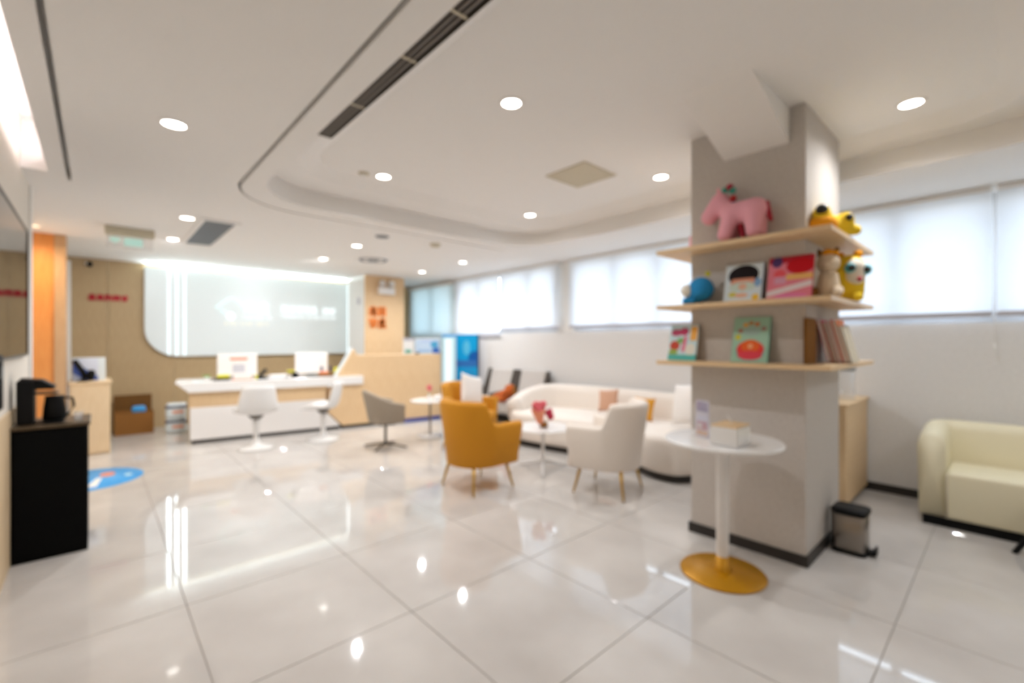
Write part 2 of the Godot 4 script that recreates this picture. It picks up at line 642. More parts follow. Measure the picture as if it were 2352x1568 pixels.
# ---------------------------------------------------------------- the setting
func build_shell() -> void:
	var fl := struct("floor")
	part(fl, "grout_bed", boxes([[-0.74, -0.12, -9.0, 5.27, -0.0025, 2.2]], 0.0), "grout")
	var xs := [-0.62, -0.47]
	for k in 7: xs.append(0.33 + 0.8 * k)
	xs[xs.size() - 1] = 5.07
	var zs := [-8.8]
	for k in 13: zs.append(-8.36 + 0.8 * k)
	zs.append(2.0)
	var cut := {}
	for i in xs.size() - 1:
		for j in zs.size() - 1:
			var w: float = xs[i + 1] - xs[i] - 0.004
			var d: float = zs[j + 1] - zs[j] - 0.004
			if w < 0.02 or d < 0.02: continue
			var key := "%.3f %.3f" % [w, d]
			if not cut.has(key): cut[key] = box(Vector3(w, 0.012, d), 0.0012, Vector3(0, -0.006, 0))
			part(fl, "tile", cut[key], "tile", Vector3((xs[i] + xs[i + 1]) * 0.5, 0, (zs[j] + zs[j + 1]) * 0.5))

	var wl := struct("wall_left")
	part(wl, "near_wall", boxes([[-0.6, 0, -5.06, -0.38, 2.95, 2.0]], 0.003), "cream_wall")
	part(wl, "far_wall", boxes([[-0.78, 0, -9.0, -0.62, 2.95, -5.0]], 0.003), "cream_wall")
	part(wl, "end_casing", boxes([[-0.62, 0, -5.1, -0.365, 2.49, -5.0]], 0.003), "white_trim")
	var wr := struct("wall_rear")
	part(wr, "plain_wall", boxes([[-0.6, 0, 2.0, 5.27, 2.95, 2.2]], 0.003), "cream_wall")

	var wb := struct("wall_back")
	part(wb, "core", boxes([[-0.78, 0, -9.0, 5.27, 2.95, -8.82]], 0.003), "cream_wall")
	var px := [-0.62, 0.12, 0.9, 1.8, 2.7, 3.6, 5.07]
	for i in px.size() - 1:
		part(wb, "veneer_board", boxes([[px[i] + 0.0015, 0.0, -8.825, px[i + 1] - 0.0015, 2.49, -8.8]], 0.002), "khaki_wood")

	# wall with the row of high windows
	var wi := struct("wall_right")
	var y0 := 1.46
	var y1 := 2.46
	part(wi, "lower_wall", boxes([[5.07, 0, -9.0, 5.27, y0, 2.2]], 0.002), "wallpaper")
	part(wi, "upper_wall", boxes([[5.07, y1, -9.0, 5.27, 2.95, 2.2]], 0.002), "wallpaper")
	for p in [[-9.0, -8.7], [-7.2, -7.02], [-4.55, -4.24], [1.7, 2.2]]:
		part(wi, "pier", boxes([[5.07, y0, p[0], 5.27, y1, p[1]]], 0.002), "white_trim")
	var bb := struct("baseboard_right")
	part(bb, "skirting", boxes([[5.052, 0, -8.8, 5.07, 0.07, 2.0]], 0.002), "black_trim")

	# ceiling: low rim at 2.49 m, rounded tray stepping up to 2.645 and 2.70 m
	var ce := struct("ceiling")
	var h := [0.93, -4.18, 4.08, 0.4]
	var r := 0.55
	var y := 2.49
	var path := [Vector2(0.793, 0.3), Vector2(0.793, -3.83)] + arc(Vector2(1.39, -3.83), 0.6, 180, 270, 16) + [Vector2(3.9, -4.43)]
	var rim := CSGCombiner3D.new() # plasterboard 10 cm thick with the tray opening and two narrow grooves cut into it
	rim.name = "low_rim"
	ce.add_child(rim)
	var add := func(shape: CSGShape3D, called: String, cut: bool):
		shape.name = called
		shape.operation = CSGShape3D.OPERATION_SUBTRACTION if cut else CSGShape3D.OPERATION_UNION
		shape.set("material", M["ceiling"])
		rim.add_child(shape, true)
	for q in [[-0.25, -9.0, 5.27, 2.2], [-0.78, -9.0, -0.25, -4.5]]:
		var bx := CSGBox3D.new()
		bx.size = Vector3(q[2] - q[0], 0.1, q[3] - q[1])
		add.call(bx, "board", false)
		bx.position = Vector3((q[0] + q[2]) / 2, y + 0.05, (q[1] + q[3]) / 2)
	var side := func(d: float) -> Array: # the groove's edge, d to one side of its middle
		var o := []
		for k in path.size():
			var w: Vector2 = (path[mini(k + 1, path.size() - 1)] - path[maxi(k - 1, 0)]).normalized()
			o.append(path[k] + Vector2(-w.y, w.x) * d)
		return o
	var far: Array = side.call(-0.012)
	far.reverse()
	for q in [[rrect(h[0], h[1], h[2], h[3], r, 14), 0.5], [side.call(0.012) + far, 0.18], [[Vector2(-0.159, -4.66), Vector2(-0.135, -4.66), Vector2(-0.135, 1.6), Vector2(-0.159, 1.6)], 0.18]]:
		var cutter := CSGPolygon3D.new()
		cutter.polygon = PackedVector2Array(q[0])
		cutter.mode = CSGPolygon3D.MODE_DEPTH
		cutter.depth = q[1]
		add.call(cutter, "opening", true)
		cutter.rotation_degrees.x = 90
		cutter.position.y = y - 0.09
	var st := begin(-1)
	# lips of the light slot along the left wall
	quad(st, Vector3(0.1, y + 0.1, -4.5), Vector3(0.1, y + 0.1, 2.2), Vector3(0.1, 2.82, 2.2), Vector3(0.1, 2.82, -4.5))
	quad(st, Vector3(-0.38, y + 0.1, -4.5), Vector3(0.1, y + 0.1, -4.5), Vector3(0.1, 2.82, -4.5), Vector3(-0.38, 2.82, -4.5))
	part(ce, "slot_housing", done(st), "ceiling")
	var L := func(poly, yy):
		var o := []
		for p in poly: o.append(Vector3(p.x, yy, p.y))
		return o
	var A := rrect(h[0], h[1], h[2], h[3], r, 14)
	var B := rrect(h[0] + 0.15, h[1] + 0.33, h[2] - 0.16, h[3] - 0.3, 0.42, 14)
	st = begin()
	add_loft(st, [L.call(A, 2.59), L.call(A, 2.645)], false, true, 1)
	add_loft(st, [L.call(A, 2.645), L.call(B, 2.645)], false, true, 2)
	part(ce, "tray_step", done(st), "ceiling")
	st = begin()
	var C := rrect(h[0] + 0.29, h[1] + 0.47, h[2] - 0.3, h[3] - 0.44, 0.3, 14)
	add_loft(st, [L.call(B, 2.645), L.call(C, 2.70)], false, true, 1)
	st.set_smooth_group(2)
	var ix := Geometry2D.triangulate_polygon(PackedVector2Array(C))
	for k in ix: st.add_vertex(Vector3(C[k].x, 2.70, C[k].y))
	part(ce, "tray_panel", done(st), "ceiling")
	part(ce, "upper_slab", boxes([[-0.78, 2.82, -9.0, 5.27, 2.95, 2.2]], 0.0), "ceiling")

func build_windows() -> void:
	var n := 0
	for w in [[-8.7, -7.2, [-7.95]], [-7.02, -4.55, [-6.41, -5.79, -5.15]], [-4.24, 1.7, [-3.52, -2.9, -2.2, -1.4, -0.667, -0.075, 0.55, 1.15]]]:
		n += 1
		var o := struct("window_%d" % n)
		var x0 := 5.1
		part(o, "window_frame", boxes([[x0, 1.46, w[0], x0 + 0.06, 1.51, w[1]], [x0, 2.41, w[0], x0 + 0.06, 2.46, w[1]], [x0, 1.51, w[0], x0 + 0.06, 2.41, w[0] + 0.05], [x0, 1.51, w[1] - 0.05, x0 + 0.06, 2.41, w[1]]]), "outside_stone")
		var edge: float = w[0] + 0.05
		for z in w[2] + [w[1] - 0.05]:
			part(o, "pane", boxes([[x0 + 0.028, 1.51, edge, x0 + 0.032, 2.41, z]], 0.0), "glass")
			if z != w[1] - 0.05: part(o, "mullion", boxes([[x0, 1.51, z - 0.035, x0 + 0.06, 2.41, z + 0.035]]), "outside_stone")
			edge = z
	var list := [
		[-7.1, -5.82, 1.40, "white roller blind hanging lower than its neighbours beside the blue banner"],
		[-5.80, -4.47, 1.50, "white roller blind between the low-hung blind and the slim white pier"],
		[-4.28, -2.45, 1.50, "broad white roller blind over the curved ivory sofa"],
		[-2.43, -0.09, 1.50, "white roller blind passing behind the shelved column"],
		[-0.07, 1.6, 1.50, "white roller blind above the cream leather sofa, with a hanging cord beside it"],
	]
	for b in list:
		var t := thing("roller_blind", b[3], "blind", Vector3(5.02, 0, (b[0] + b[1]) * 0.5), 0, "white roller blinds along the window wall")
		var w: float = b[1] - b[0]
		part(t, "cloth", boxes([[-0.0015, b[2] + 0.03, -w / 2, 0.0015, 2.46, w / 2]], 0.0), "blind")
		part(t, "cassette", boxes([[-0.03, 2.45, -w / 2, 0.03, 2.49, w / 2]], 0.012), "satin_white")
		part(t, "bottom_bar", boxes([[-0.011, b[2], -w / 2, 0.011, b[2] + 0.04, w / 2]], 0.006), "blind_bar")
	var t := thing("roller_blind", "closed pale grey-green blind in the far corner behind the wooden pillar", "blind", Vector3(5.02, 0, -7.96), 0, "white roller blinds along the window wall")
	part(t, "cloth", boxes([[-0.0015, 1.1, -0.84, 0.0015, 2.40, 0.84]], 0.0), "blind_shut")
	part(t, "cassette", boxes([[-0.045, 2.40, -0.84, 0.045, 2.47, 0.84]], 0.012), "satin_white")
	part(t, "bottom_bar", boxes([[-0.011, 1.07, -0.84, 0.011, 1.11, 0.84]], 0.006), "blind_bar")
	var cord := thing("blind_cord", "thin white pull cord with a small weight on the blind by the cream sofa", "cord", Vector3(4.99, 1.24, -0.078))
	part(cord, "string", tube([Vector3(0, 0.05, 0), Vector3(0, 1.2, 0)], 0.003), "gloss_white")
	part(cord, "weight", lathe([[0.002, 0.0], [0.009, 0.004], [0.008, 0.03], [0.004, 0.055], [0.001, 0.06]], 12), "white_trim")

func downlight(at: Vector3, label: String, e: float, tilt := 0.0, angle := 80.0) -> void:
	var t := thing("ceiling_downlight", label, "downlight", at, 0, "recessed ceiling downlights")
	part(t, "rim", lathe([[0.055, 0.0], [0.055, -0.006], [0.068, -0.006], [0.074, -0.002], [0.074, 0.0]], 32), "ceiling")
	part(t, "lamp_lens", lathe([[0.0005, -0.004], [0.05, -0.004], [0.056, -0.003], [0.056, 0.0]], 32), "downlight_glow")
	spot(t, Vector3(0, -0.014, 0), e, angle).rotation_degrees.x = -90.0 + tilt

const E := 1.25 # downlight energy at one metre

func build_ceiling_fittings() -> void:
	var hi := 2.70
	downlight(Vector3(1.785, hi, -1.96), "round downlight beside the long dark slot vent", E)
	downlight(Vector3(1.785, hi, -3.56), "round downlight by the tray's back-left curve, next to a small detector", E)
	downlight(Vector3(3.52, hi, -1.99), "round downlight in the tray just left of the shelved column", E)
	downlight(Vector3(3.52, hi, -3.56), "round downlight by the tray's far corner, beyond the square hatch", E)
	downlight(Vector3(3.51, hi, -0.39), "round downlight in the tray right of the shelved column", E)
	downlight(Vector3(0.31, 2.49, -3.06), "large bright downlight in the low ceiling nearest the wall screen", E)
	downlight(Vector3(0.64, 2.49, -5.3), "downlight beside the rectangular grey ceiling grille", E * 1.6)
	downlight(Vector3(0.65, 2.49, -6.5), "downlight between the exit sign and the grey ceiling grille", E * 1.7, 40.0, 66.0)
	downlight(Vector3(2.37, 2.49, -5.43), "downlight in front of the round ceiling air diffuser", E * 1.6)
	downlight(Vector3(2.39, 2.49, -6.6), "small downlight above the reception desk", E * 2.1, 40.0, 66.0)
	downlight(Vector3(4.03, 2.49, -5.5), "downlight above the pale grey chairs by the windows", E * 1.6)
	downlight(Vector3(4.07, 2.49, -6.72), "small far downlight in front of the closed corner blind", E * 1.6)
	downlight(Vector3(1.0, 2.49, 1.2), "downlight in the low ceiling behind the viewer, first of three", E * 0.55)
	downlight(Vector3(2.6, 2.49, 1.2), "downlight in the low ceiling behind the viewer, second of three", E * 0.55)
	downlight(Vector3(4.2, 2.49, 1.2), "downlight in the low ceiling behind the viewer, over the cream sofa's far end", E * 0.55)
	var wd := thing("warm_downlight", "warm downlight in the nook before the orange pillar", "downlight", Vector3(-0.47, 2.49, -6.7))
	part(wd, "rim", lathe([[0.045, 0.0], [0.045, -0.006], [0.055, -0.006], [0.06, 0.0]], 28), "ceiling")
	part(wd, "lamp_lens", lathe([[0.0005, -0.004], [0.042, -0.004], [0.046, 0.0]], 28), "warm_glow")
	spot(wd, Vector3(0, -0.012, 0), 0.9, 80.0, 0.028, Color(1.0, 0.88, 0.72))
	var t := thing("slot_vent", "long dark linear air slot along the edge of the ceiling tray", "vent", Vector3(1.07, 2.645, -1.95))
	part(t, "backing", boxes([[-0.058, -0.004, -1.02, 0.058, 0.0, 1.0]], 0.0), "vent_dark")
	part(t, "frame", boxes([[-0.06, -0.016, -1.03, -0.05, 0.0, 1.01], [0.05, -0.016, -1.03, 0.06, 0.0, 1.01], [-0.05, -0.016, -1.03, 0.05, 0.0, -1.02], [-0.05, -0.016, 1.0, 0.05, 0.0, 1.01]], 0.002), "bezel")
	for k in 3: part(t, "slat", boxes([[-0.033 + 0.027 * k, -0.015, -1.02, -0.021 + 0.027 * k, -0.004, 1.0]], 0.002), "slat_grey")
	for z in [-0.52, 0.05, 0.45]: part(t, "crossbar", boxes([[-0.05, -0.017, z - 0.008, 0.05, -0.012, z + 0.008]], 0.002), "access_beige")
	t = thing("access_hatch", "square beige hatch panel set in the ceiling tray", "hatch", Vector3(2.99, 2.70, -2.42))
	part(t, "frame", boxes([[-0.21, -0.008, -0.21, 0.21, 0.0, -0.195], [-0.21, -0.008, 0.195, 0.21, 0.0, 0.21], [-0.21, -0.008, -0.195, -0.195, 0.0, 0.195], [0.195, -0.008, -0.195, 0.21, 0.0, 0.195]], 0.002), "access_beige")
	part(t, "hatch_panel", boxes([[-0.192, -0.005, -0.192, 0.192, 0.0, 0.192]], 0.002), "access_beige")
	t = thing("ceiling_grille", "rectangular grey air grille in a white frame over the reception approach", "vent", Vector3(0.905, 2.49, -5.93))
	part(t, "frame", boxes([[-0.17, -0.012, -0.74, -0.125, 0.0, 0.74], [0.125, -0.012, -0.74, 0.17, 0.0, 0.74], [-0.125, -0.012, -0.74, 0.125, 0.0, -0.69], [-0.125, -0.012, 0.69, 0.125, 0.0, 0.74]], 0.003), "ceiling")
	part(t, "backing", boxes([[-0.125, -0.003, -0.69, 0.125, 0.0, 0.69]], 0.0), "vent_grey")
	for k in 11: part(t, "louver", boxes([[-0.115 + 0.021 * k, -0.009, -0.69, -0.108 + 0.021 * k, -0.003, 0.69]], 0.001), "vent_grey")
	t = thing("round_diffuser", "round grey air diffuser in the ceiling before the wooden pillar", "vent", Vector3(2.95, 2.49, -6.2))
	for k in 4: part(t, "ring", lathe([[0.05 + 0.055 * k, 0.0], [0.07 + 0.055 * k, -0.016], [0.078 + 0.055 * k, -0.016], [0.082 + 0.055 * k, 0.0]], 32), "vent_grey" if k % 2 == 0 else "ceiling")
	solo("smoke_detector", "tan rimmed round smoke detector on the low ceiling behind the tray", "detector", lathe([[0.0005, -0.035], [0.05, -0.033], [0.062, -0.012], [0.068, 0.0]], 24), "access_beige", Vector3(3.03, 2.49, -4.7))
	solo("ceiling_speaker", "small flat grey disc on the low ceiling behind the tray", "speaker", lathe([[0.0005, -0.012], [0.06, -0.011], [0.075, -0.004], [0.078, 0.0]], 24), "vent_grey", Vector3(2.37, 2.49, -4.76))
	t = thing("motion_sensor", "tiny beige sensor in the tray beside a downlight", "detector", Vector3(1.63, 2.70, -3.6))
	part(t, "plate", lathe([[0.0005, -0.01], [0.04, -0.01], [0.046, 0.0]], 20), "access_beige")
	part(t, "dome", lathe([[0.0005, -0.034], [0.014, -0.03], [0.02, -0.018], [0.021, -0.009]], 16), "white_trim")
	# LED strip in the slot above the left wall
	t = thing("cove_strip_light", "pale light strip hidden in the ceiling slot above the wall screen", "light", Vector3(-0.2, 2.591, -1.4))
	part(t, "led_strip", boxes([[-0.01, 0, -3.0, 0.01, 0.014, 3.2]], 0.002), "led_cove")
	area(t, Vector3(-0.02, 0.03, 0.0), Vector3(20, 90, 0), 6.0, 0.03, 1.3, Color(1.0, 0.95, 0.97))
	# exit sign
	t = thing("exit_sign", "hanging emergency exit sign with a pale housing and glowing green plate", "sign", Vector3(0.26, 2.49, -6.2))
	part(t, "housing", boxes([[-0.2, -0.085, -0.05, 0.2, 0.0, 0.05]], 0.01), "access_beige")
	var pl := part(t, "sign_plate", boxes([[-0.19, -0.21, -0.006, 0.19, -0.085, 0.006]], 0.002), "acrylic")
	part(pl, "running_figure", boxes([[-0.16, -0.15, 0.006, -0.08, -0.11, 0.008], [-0.13, -0.17, 0.006, -0.11, -0.15, 0.008]], 0.0), "exit_green")
	part(pl, "sign_field", boxes([[-0.05, -0.185, 0.006, 0.1, -0.105, 0.008]], 0.0), "exit_green")

const G := [
	[[.5, 1, .3, .85], [.5, 1, .7, .85], [.1, .8, .9, .8], [.2, .62, .8, .62], [.35, .8, .35, .62], [.65, .8, .65, .62], [.15, .42, .85, .42], [.2, .42, .2, .08], [.8, .42, .8, .08], [.4, .42, .4, .08], [.6, .42, .6, .08], [.03, .05, .97, .05]],
	[[.5, 1, .5, .5], [.15, .85, .85, .85], [.2, .68, .8, .68], [.05, .5, .95, .5], [.5, .5, .1, .05], [.5, .5, .9, .05], [.5, .35, .5, 0], [.3, .25, .7, .25]],
	[[.1, .95, .1, 0], [.1, .95, .45, .95], [.45, .95, .45, 0], [.1, .65, .45, .65], [.1, .35, .45, .35], [.65, 1, .6, .7], [.6, .75, .95, .75], [.95, .75, .85, .05], [.7, .45, .75, .25]],
	[[.15, .9, .15, 0], [.15, .9, .85, .9], [.85, .9, .85, 0], [.35, .7, .65, .7], [.5, .7, .5, .2], [.3, .45, .7, .45], [.3, .2, .7, .2]],
	[[.12, .95, .22, .82], [.05, .65, .25, .65], [.25, .65, .25, .1], [.25, .1, .38, .25], [.65, 1, .4, .6], [.65, 1, .95, .6], [.78, .6, .5, .4], [.8, .42, .5, .2], [.85, .25, .45, 0]],
	[[.1, .9, .9, .9], [.5, .9, .5, .05], [.15, .5, .85, .5], [.05, .05, .95, .05], [.2, .75, .2, .5], [.8, .75, .8, .5]],
]

func glyph(parent: Node3D, called: String, k: int, size: float, at: Vector3, mt: String, wide := 0.09, deep := 0.02) -> void:
	var st := begin(-1)
	for s in G[k % G.size()]:
		var a := Vector3(s[0], s[1], 0) * size
		var b := Vector3(s[2], s[3], 0) * size
		var d := b - a
		add_box(st, (a + b) * 0.5, Vector3(d.length() + size * wide * 0.6, size * wide, deep), 0.002, Basis(Vector3.BACK, atan2(d.y, d.x)))
	part(parent, called, done(st), mt, at)

func small_words(parent: Node3D, called: String, x0: float, x1: float, y: float, h: float, mt: String) -> void: # a line of small lettering too fine to read: one stroke cluster a letter
	var st := begin(-1)
	var x := x0
	while x < x1:
		var w: float = h * rng.randf_range(0.4, 0.7)
		if rng.randf() < 0.14:
			x += h * 0.5
			continue
		add_box(st, Vector3(x + h * 0.06, y + h / 2, 0), Vector3(h * 0.14, h, 0.008), 0.001)
		add_box(st, Vector3(x + w / 2, y + h * rng.randf_range(0.3, 0.95), 0), Vector3(w, h * 0.14, 0.008), 0.001)
		if rng.randf() < 0.6: add_box(st, Vector3(x + w - h * 0.06, y + h * 0.4, 0), Vector3(h * 0.14, h * 0.8, 0.008), 0.001)
		x += w + h * 0.22
	part(parent, called, done(st), mt)

func build_reception() -> void:
	# light sign panel on the veneer wall
	var t := thing("sign_panel", "large cool-white wall panel with a rounded corner and three lit lines", "panel", Vector3(0, 0, -8.8))
	var poly := [Vector2(3.62, 1.08), Vector2(3.62, 2.42), Vector2(0.53, 2.42)] + arc(Vector2(0.53 + 0.42, 1.08 + 0.42), 0.42, 180, 270, 12)
	part(t, "board", slab(poly, 0.0, 0.07, 0.004), "panel")
	var k := 0
	for x in [0.82, 0.92, 1.02]:
		part(t, "led_line", boxes([[x - 0.014, 1.085 if k else 1.1, 0.066, x + 0.014, 2.45, 0.078]], 0.003), "led_white")
		area(t, Vector3(x, 1.77, 0.082), Vector3(0, 180, 0), 0.028, 1.35, 0.12, Color(0.92, 0.98, 1.0))
		k += 1
	part(t, "led_line", boxes([[3.62, 1.08, 0.05, 3.65, 2.45, 0.09]], 0.003), "led_white")
	area(t, Vector3(3.635, 1.77, 0.094), Vector3(0, 180, 0), 0.03, 1.35, 0.12, Color(0.92, 0.98, 1.0))
	part(t, "top_rail", boxes([[0.53, 2.42, 0.06, 3.62, 2.436, 0.07]], 0.002), "panel")
	part(t, "top_led_strip", boxes([[0.56, 2.42, 0.01, 3.6, 2.426, 0.03]], 0.001), "led_white")
	area(t, Vector3(2.08, 2.43, 0.025), Vector3(30, 180, 0), 3.0, 0.02, 7.0, Color(0.9, 0.98, 1.0))

	t = thing("logo_sign", "glowing white clinic logo with a roof-shaped emblem and two large characters", "sign", Vector3(0, 0, -8.71))
	var roof := [Vector3(1.44, 1.86, 0), Vector3(1.6, 2.0, 0), Vector3(1.66, 2.03, 0), Vector3(1.72, 2.0, 0), Vector3(1.86, 1.86, 0)]
	part(t, "roof_mark", tube(roof, 0.016), "sign_teal")
	part(t, "roof_mark", tube([Vector3(1.5, 1.83, 0), Vector3(1.6, 1.76, 0)], 0.015), "sign_teal")
	part(t, "figure_mark", lathe([[0.0005, -0.01], [0.06, -0.008], [0.065, 0.0], [0.06, 0.008], [0.0005, 0.01]], 24), "sign_white", Vector3(1.64, 1.73, 0), Vector3(90, 0, 0))
	glyph(t, "lit_character", 1, 0.19, Vector3(1.82, 1.8, 0), "sign_white", 0.1)
	glyph(t, "lit_character", 0, 0.19, Vector3(2.04, 1.79, 0), "sign_white", 0.1)
	small_words(t, "lit_small_letters", 1.82, 2.24, 1.69, 0.06, "sign_white")
	for q in [[1.56, 1.73], [1.79, 1.98], [2.03, 2.22]]: small_words(t, "lit_tagline", q[0], q[1], 1.58, 0.06, "sign_cream")
	t = thing("clinic_name_sign", "glowing white clinic name of seven characters above a line of small letters", "sign", Vector3(0, 0, -8.71))
	var ks := [2, 1, 4, 5, 0]
	for i in 5: glyph(t, "lit_character", ks[i], 0.12, Vector3(2.42 + 0.125 * i, 1.83, 0), "sign_white", 0.1)
	for i in 2: glyph(t, "lit_character", 3 + i, 0.12, Vector3(3.14 + 0.125 * i, 1.82, 0), "sign_white", 0.1)
	small_words(t, "lit_small_letters", 2.42, 3.38, 1.73, 0.055, "sign_white")
	t = thing("red_wall_lettering", "row of five red characters on the brown veneer wall", "lettering", Vector3(-0.09, 1.9, -8.79))
	for i in 5: glyph(t, "red_character", i, 0.082, Vector3(0.088 * i, 0, 0), "crimson", 0.2, 0.012)
	t = thing("security_camera", "small black camera at the top of the brown veneer wall", "camera", Vector3(-0.07, 2.4, -8.8))
	part(t, "bracket", boxes([[-0.05, -0.01, 0, -0.02, 0.03, 0.05]], 0.003), "white_trim")
	part(t, "camera_body", lathe([[0.0005, -0.05], [0.028, -0.048], [0.03, 0.03], [0.02, 0.04], [0.0005, 0.042]], 18), "black", Vector3(0.0, 0.0, 0.07), Vector3(80, 0, 0))

	# reception desk: its own frame, turned a little towards the room
	var base := Vector3(0.72, 0, -7.0)
	var turn := -8.0
	t = thing("reception_desk", "white reception desk with a thick top and a light wood band", "desk", base, turn)
	part(t, "top_slab", slab([Vector2(0.0, 0.79), Vector2(0.14, 0.66), Vector2(1.82, 0.66), Vector2(1.82, 0.79)], -0.78, 0.0, 0.006), "gloss_white")
	part(t, "top_nose", slab([Vector2(1.82, 0.66), Vector2(2.32, 0.66), Vector2(2.32, 0.79), Vector2(1.82, 0.79)], -0.042, 0.0, 0.006), "gloss_white")
	part(t, "wood_band", boxes([[0.14, 0.46, -0.70, 1.79, 0.66, -0.06]], 0.003), "veneer_vertical")
	part(t, "front_panel", slab([Vector2(0.15, 0.05), Vector2(1.99, 0.05), Vector2(1.785, 0.27), Vector2(1.785, 0.46), Vector2(0.15, 0.46)], -0.70, -0.045, 0.004), "satin_white")
	part(t, "plinth", boxes([[0.17, 0.0, -0.68, 1.99, 0.05, -0.07]], 0.003), "black_trim")
	t = thing("reception_partition", "half-height wooden partition with a slanted white lit edge at the desk end", "partition", base, turn)
	var pp := [Vector2(2.02, 0.05), Vector2(3.64, 0.05), Vector2(3.64, 1.1), Vector2(2.24, 1.1), Vector2(2.19, 1.2), Vector2(1.84, 0.57), Vector2(1.80, 0.28)]
	part(t, "wood_front", slab(pp, -0.3, -0.045, 0.004), "veneer_vertical")
	part(t, "plinth", boxes([[2.02, 0.0, -0.28, 3.62, 0.05, -0.06]], 0.003), "black_trim")
	var sl := Vector2(2.19 - 1.86, 1.2 - 0.62)
	part(t, "led_edge", box(Vector3(sl.length(), 0.035, 0.03), 0.006), "led_soft", Vector3((2.19 + 1.86) / 2 - 0.03, 0.91 + 0.02, -0.06), Vector3(0, 0, rad_to_deg(sl.angle())))
	solo("blue_base_strip", "blue strip along the foot of the wooden partition behind the white side table", "strip", boxes([[2.98, 0.0, -0.044, 3.62, 0.055, -0.03]], 0.003), "deep_blue", base, Vector3(0, turn, 0))

	# pillar
	var p := struct("pillar")
	part(p, "wood_face", boxes([[3.49, 0, -7.69, 4.26, 2.49, -7.66]], 0.004), "veneer_vertical")
	part(p, "painted_core", boxes([[3.5, 0, -8.4, 4.25, 2.49, -7.69]], 0.004), "white_trim")
	solo("wall_switch", "small grey switch on the pale side of the wooden pillar", "switch", boxes([[3.485, 1.98, -7.98, 3.5, 2.1, -7.88]], 0.004), "blind_bar")
	t = thing("emergency_lamp", "white twin-head emergency lamp at the top of the wooden pillar", "lamp", Vector3(3.88, 2.22, -7.66))
	part(t, "housing", boxes([[-0.16, -0.06, 0.0, 0.16, 0.07, 0.07]], 0.01), "gloss_white")
	for x in [-0.09, 0.09]: part(t, "lamp_head", lathe([[0.0005, -0.04], [0.05, -0.035], [0.06, 0.02], [0.045, 0.05], [0.0005, 0.055]], 20), "gloss_white", Vector3(x, 0.13, 0.05), Vector3(60, 0, 0))
	t = thing("orange_pillar_lettering", "two rows of bold orange characters on the wooden pillar", "lettering", Vector3(3.55, 1.5, -7.65))
	for r in 2:
		for i in 2: glyph(t, "orange_character", r * 3 + i * 2 + 1, 0.16, Vector3(0.01 + 0.17 * i, 0.22 - 0.21 * r + 0.05, 0), "orange_paint", 0.25, 0.012)

	# things on the desk (desk frame: s along, y, o forwards)
	var D := func(s: float, y: float, o: float) -> Vector3:
		return base + Basis(Vector3.UP, deg_to_rad(turn)) * Vector3(s, y, o)
	for i in 2:
		var x: float = [0.69, 1.66][i]
		var w: float = [0.48, 0.46][i]
		t = thing("desktop_monitor", ["white monitor seen from behind with an orange label on its back", "plain white monitor back behind the salmon pen tray"][i], "monitor", D.call(x, 0.79, -0.42), turn, "monitors on the reception desk")
		part(t, "screen_housing", box(Vector3(w, 0.31, 0.03), 0.008, Vector3(0, 0.195, 0)), "satin_white")
		part(t, "stand", boxes([[-0.05, 0.0, -0.05, 0.05, 0.06, -0.02]], 0.004), "grey_plastic")
		part(t, "foot", boxes([[-0.11, 0.0, -0.1, 0.11, 0.012, 0.06]], 0.004), "grey_plastic")
		if i == 0:
			part(t, "orange_label", boxes([[-0.09, 0.26, 0.015, 0.12, 0.295, 0.018]], 0.0), "salmon")
			part(t, "grey_notice", boxes([[-0.06, 0.09, 0.015, 0.09, 0.2, 0.018]], 0.0), "blind_bar")
	t = thing("notice_stand", "small white notice card with a salmon foot on the reception desk", "card stand", D.call(0.73, 0.79, -0.12), turn)
	part(t, "card", boxes([[-0.1, 0.01, -0.004, 0.1, 0.1, 0.004]], 0.001), "paper")
	part(t, "foot", boxes([[-0.12, 0.0, -0.03, 0.12, 0.012, 0.04]], 0.003), "salmon")
	t = thing("lime_case", "lime yellow case on a dark tray on the reception desk", "case", D.call(0.5, 0.79, -0.2), turn)
	part(t, "tray", boxes([[-0.11, 0.0, -0.06, 0.09, 0.03, 0.06]], 0.006), "dark_steel")
	part(t, "lid", pad(rrect(-0.06, -0.05, 0.09, 0.05, 0.02), 0.03, 0.075, 0.02), "lime")
	t = thing("desk_plant", "tiny green plant in a white cup at the desk's far end", "plant", D.call(0.33, 0.79, -0.2), turn)
	part(t, "cup", lathe([[0.0005, 0.0], [0.02, 0.0], [0.026, 0.05], [0.022, 0.05], [0.02, 0.045]], 16), "gloss_white")
	for i in 6:
		var a := TAU * i / 6.0
		part(t, "leaf", leaf(0.06, 0.018), "leaf_green", Vector3(0, 0.045, 0), Vector3(-50, rad_to_deg(a), 0))
	solo("blue_card", "pale blue card lying flat at the desk's far end", "card", boxes([[-0.06, 0, -0.04, 0.06, 0.005, 0.04]], 0.001), "pale_cyan", D.call(0.24, 0.79, -0.12), Vector3(0, turn, 0))
	t = thing("desk_telephone", "dark handset phone with a lime side on the reception desk", "telephone", D.call(0.97, 0.79, -0.15), turn)
	part(t, "cradle", boxes([[-0.06, 0.0, -0.07, 0.06, 0.03, 0.07]], 0.008), "black")
	part(t, "handset", tube([Vector3(-0.03, 0.04, 0.02), Vector3(0.0, 0.08, 0.0), Vector3(0.05, 0.13, -0.02)], 0.022), "black")
	part(t, "side_pad", boxes([[-0.085, 0.0, -0.05, -0.06, 0.06, 0.05]], 0.006), "lime")
	t = thing("document_tray", "low white tray of papers on the reception desk", "tray", D.call(1.19, 0.79, -0.24), turn)
	part(t, "tray", boxes([[-0.13, 0.0, -0.1, 0.13, 0.02, 0.1]], 0.004), "blind_bar")
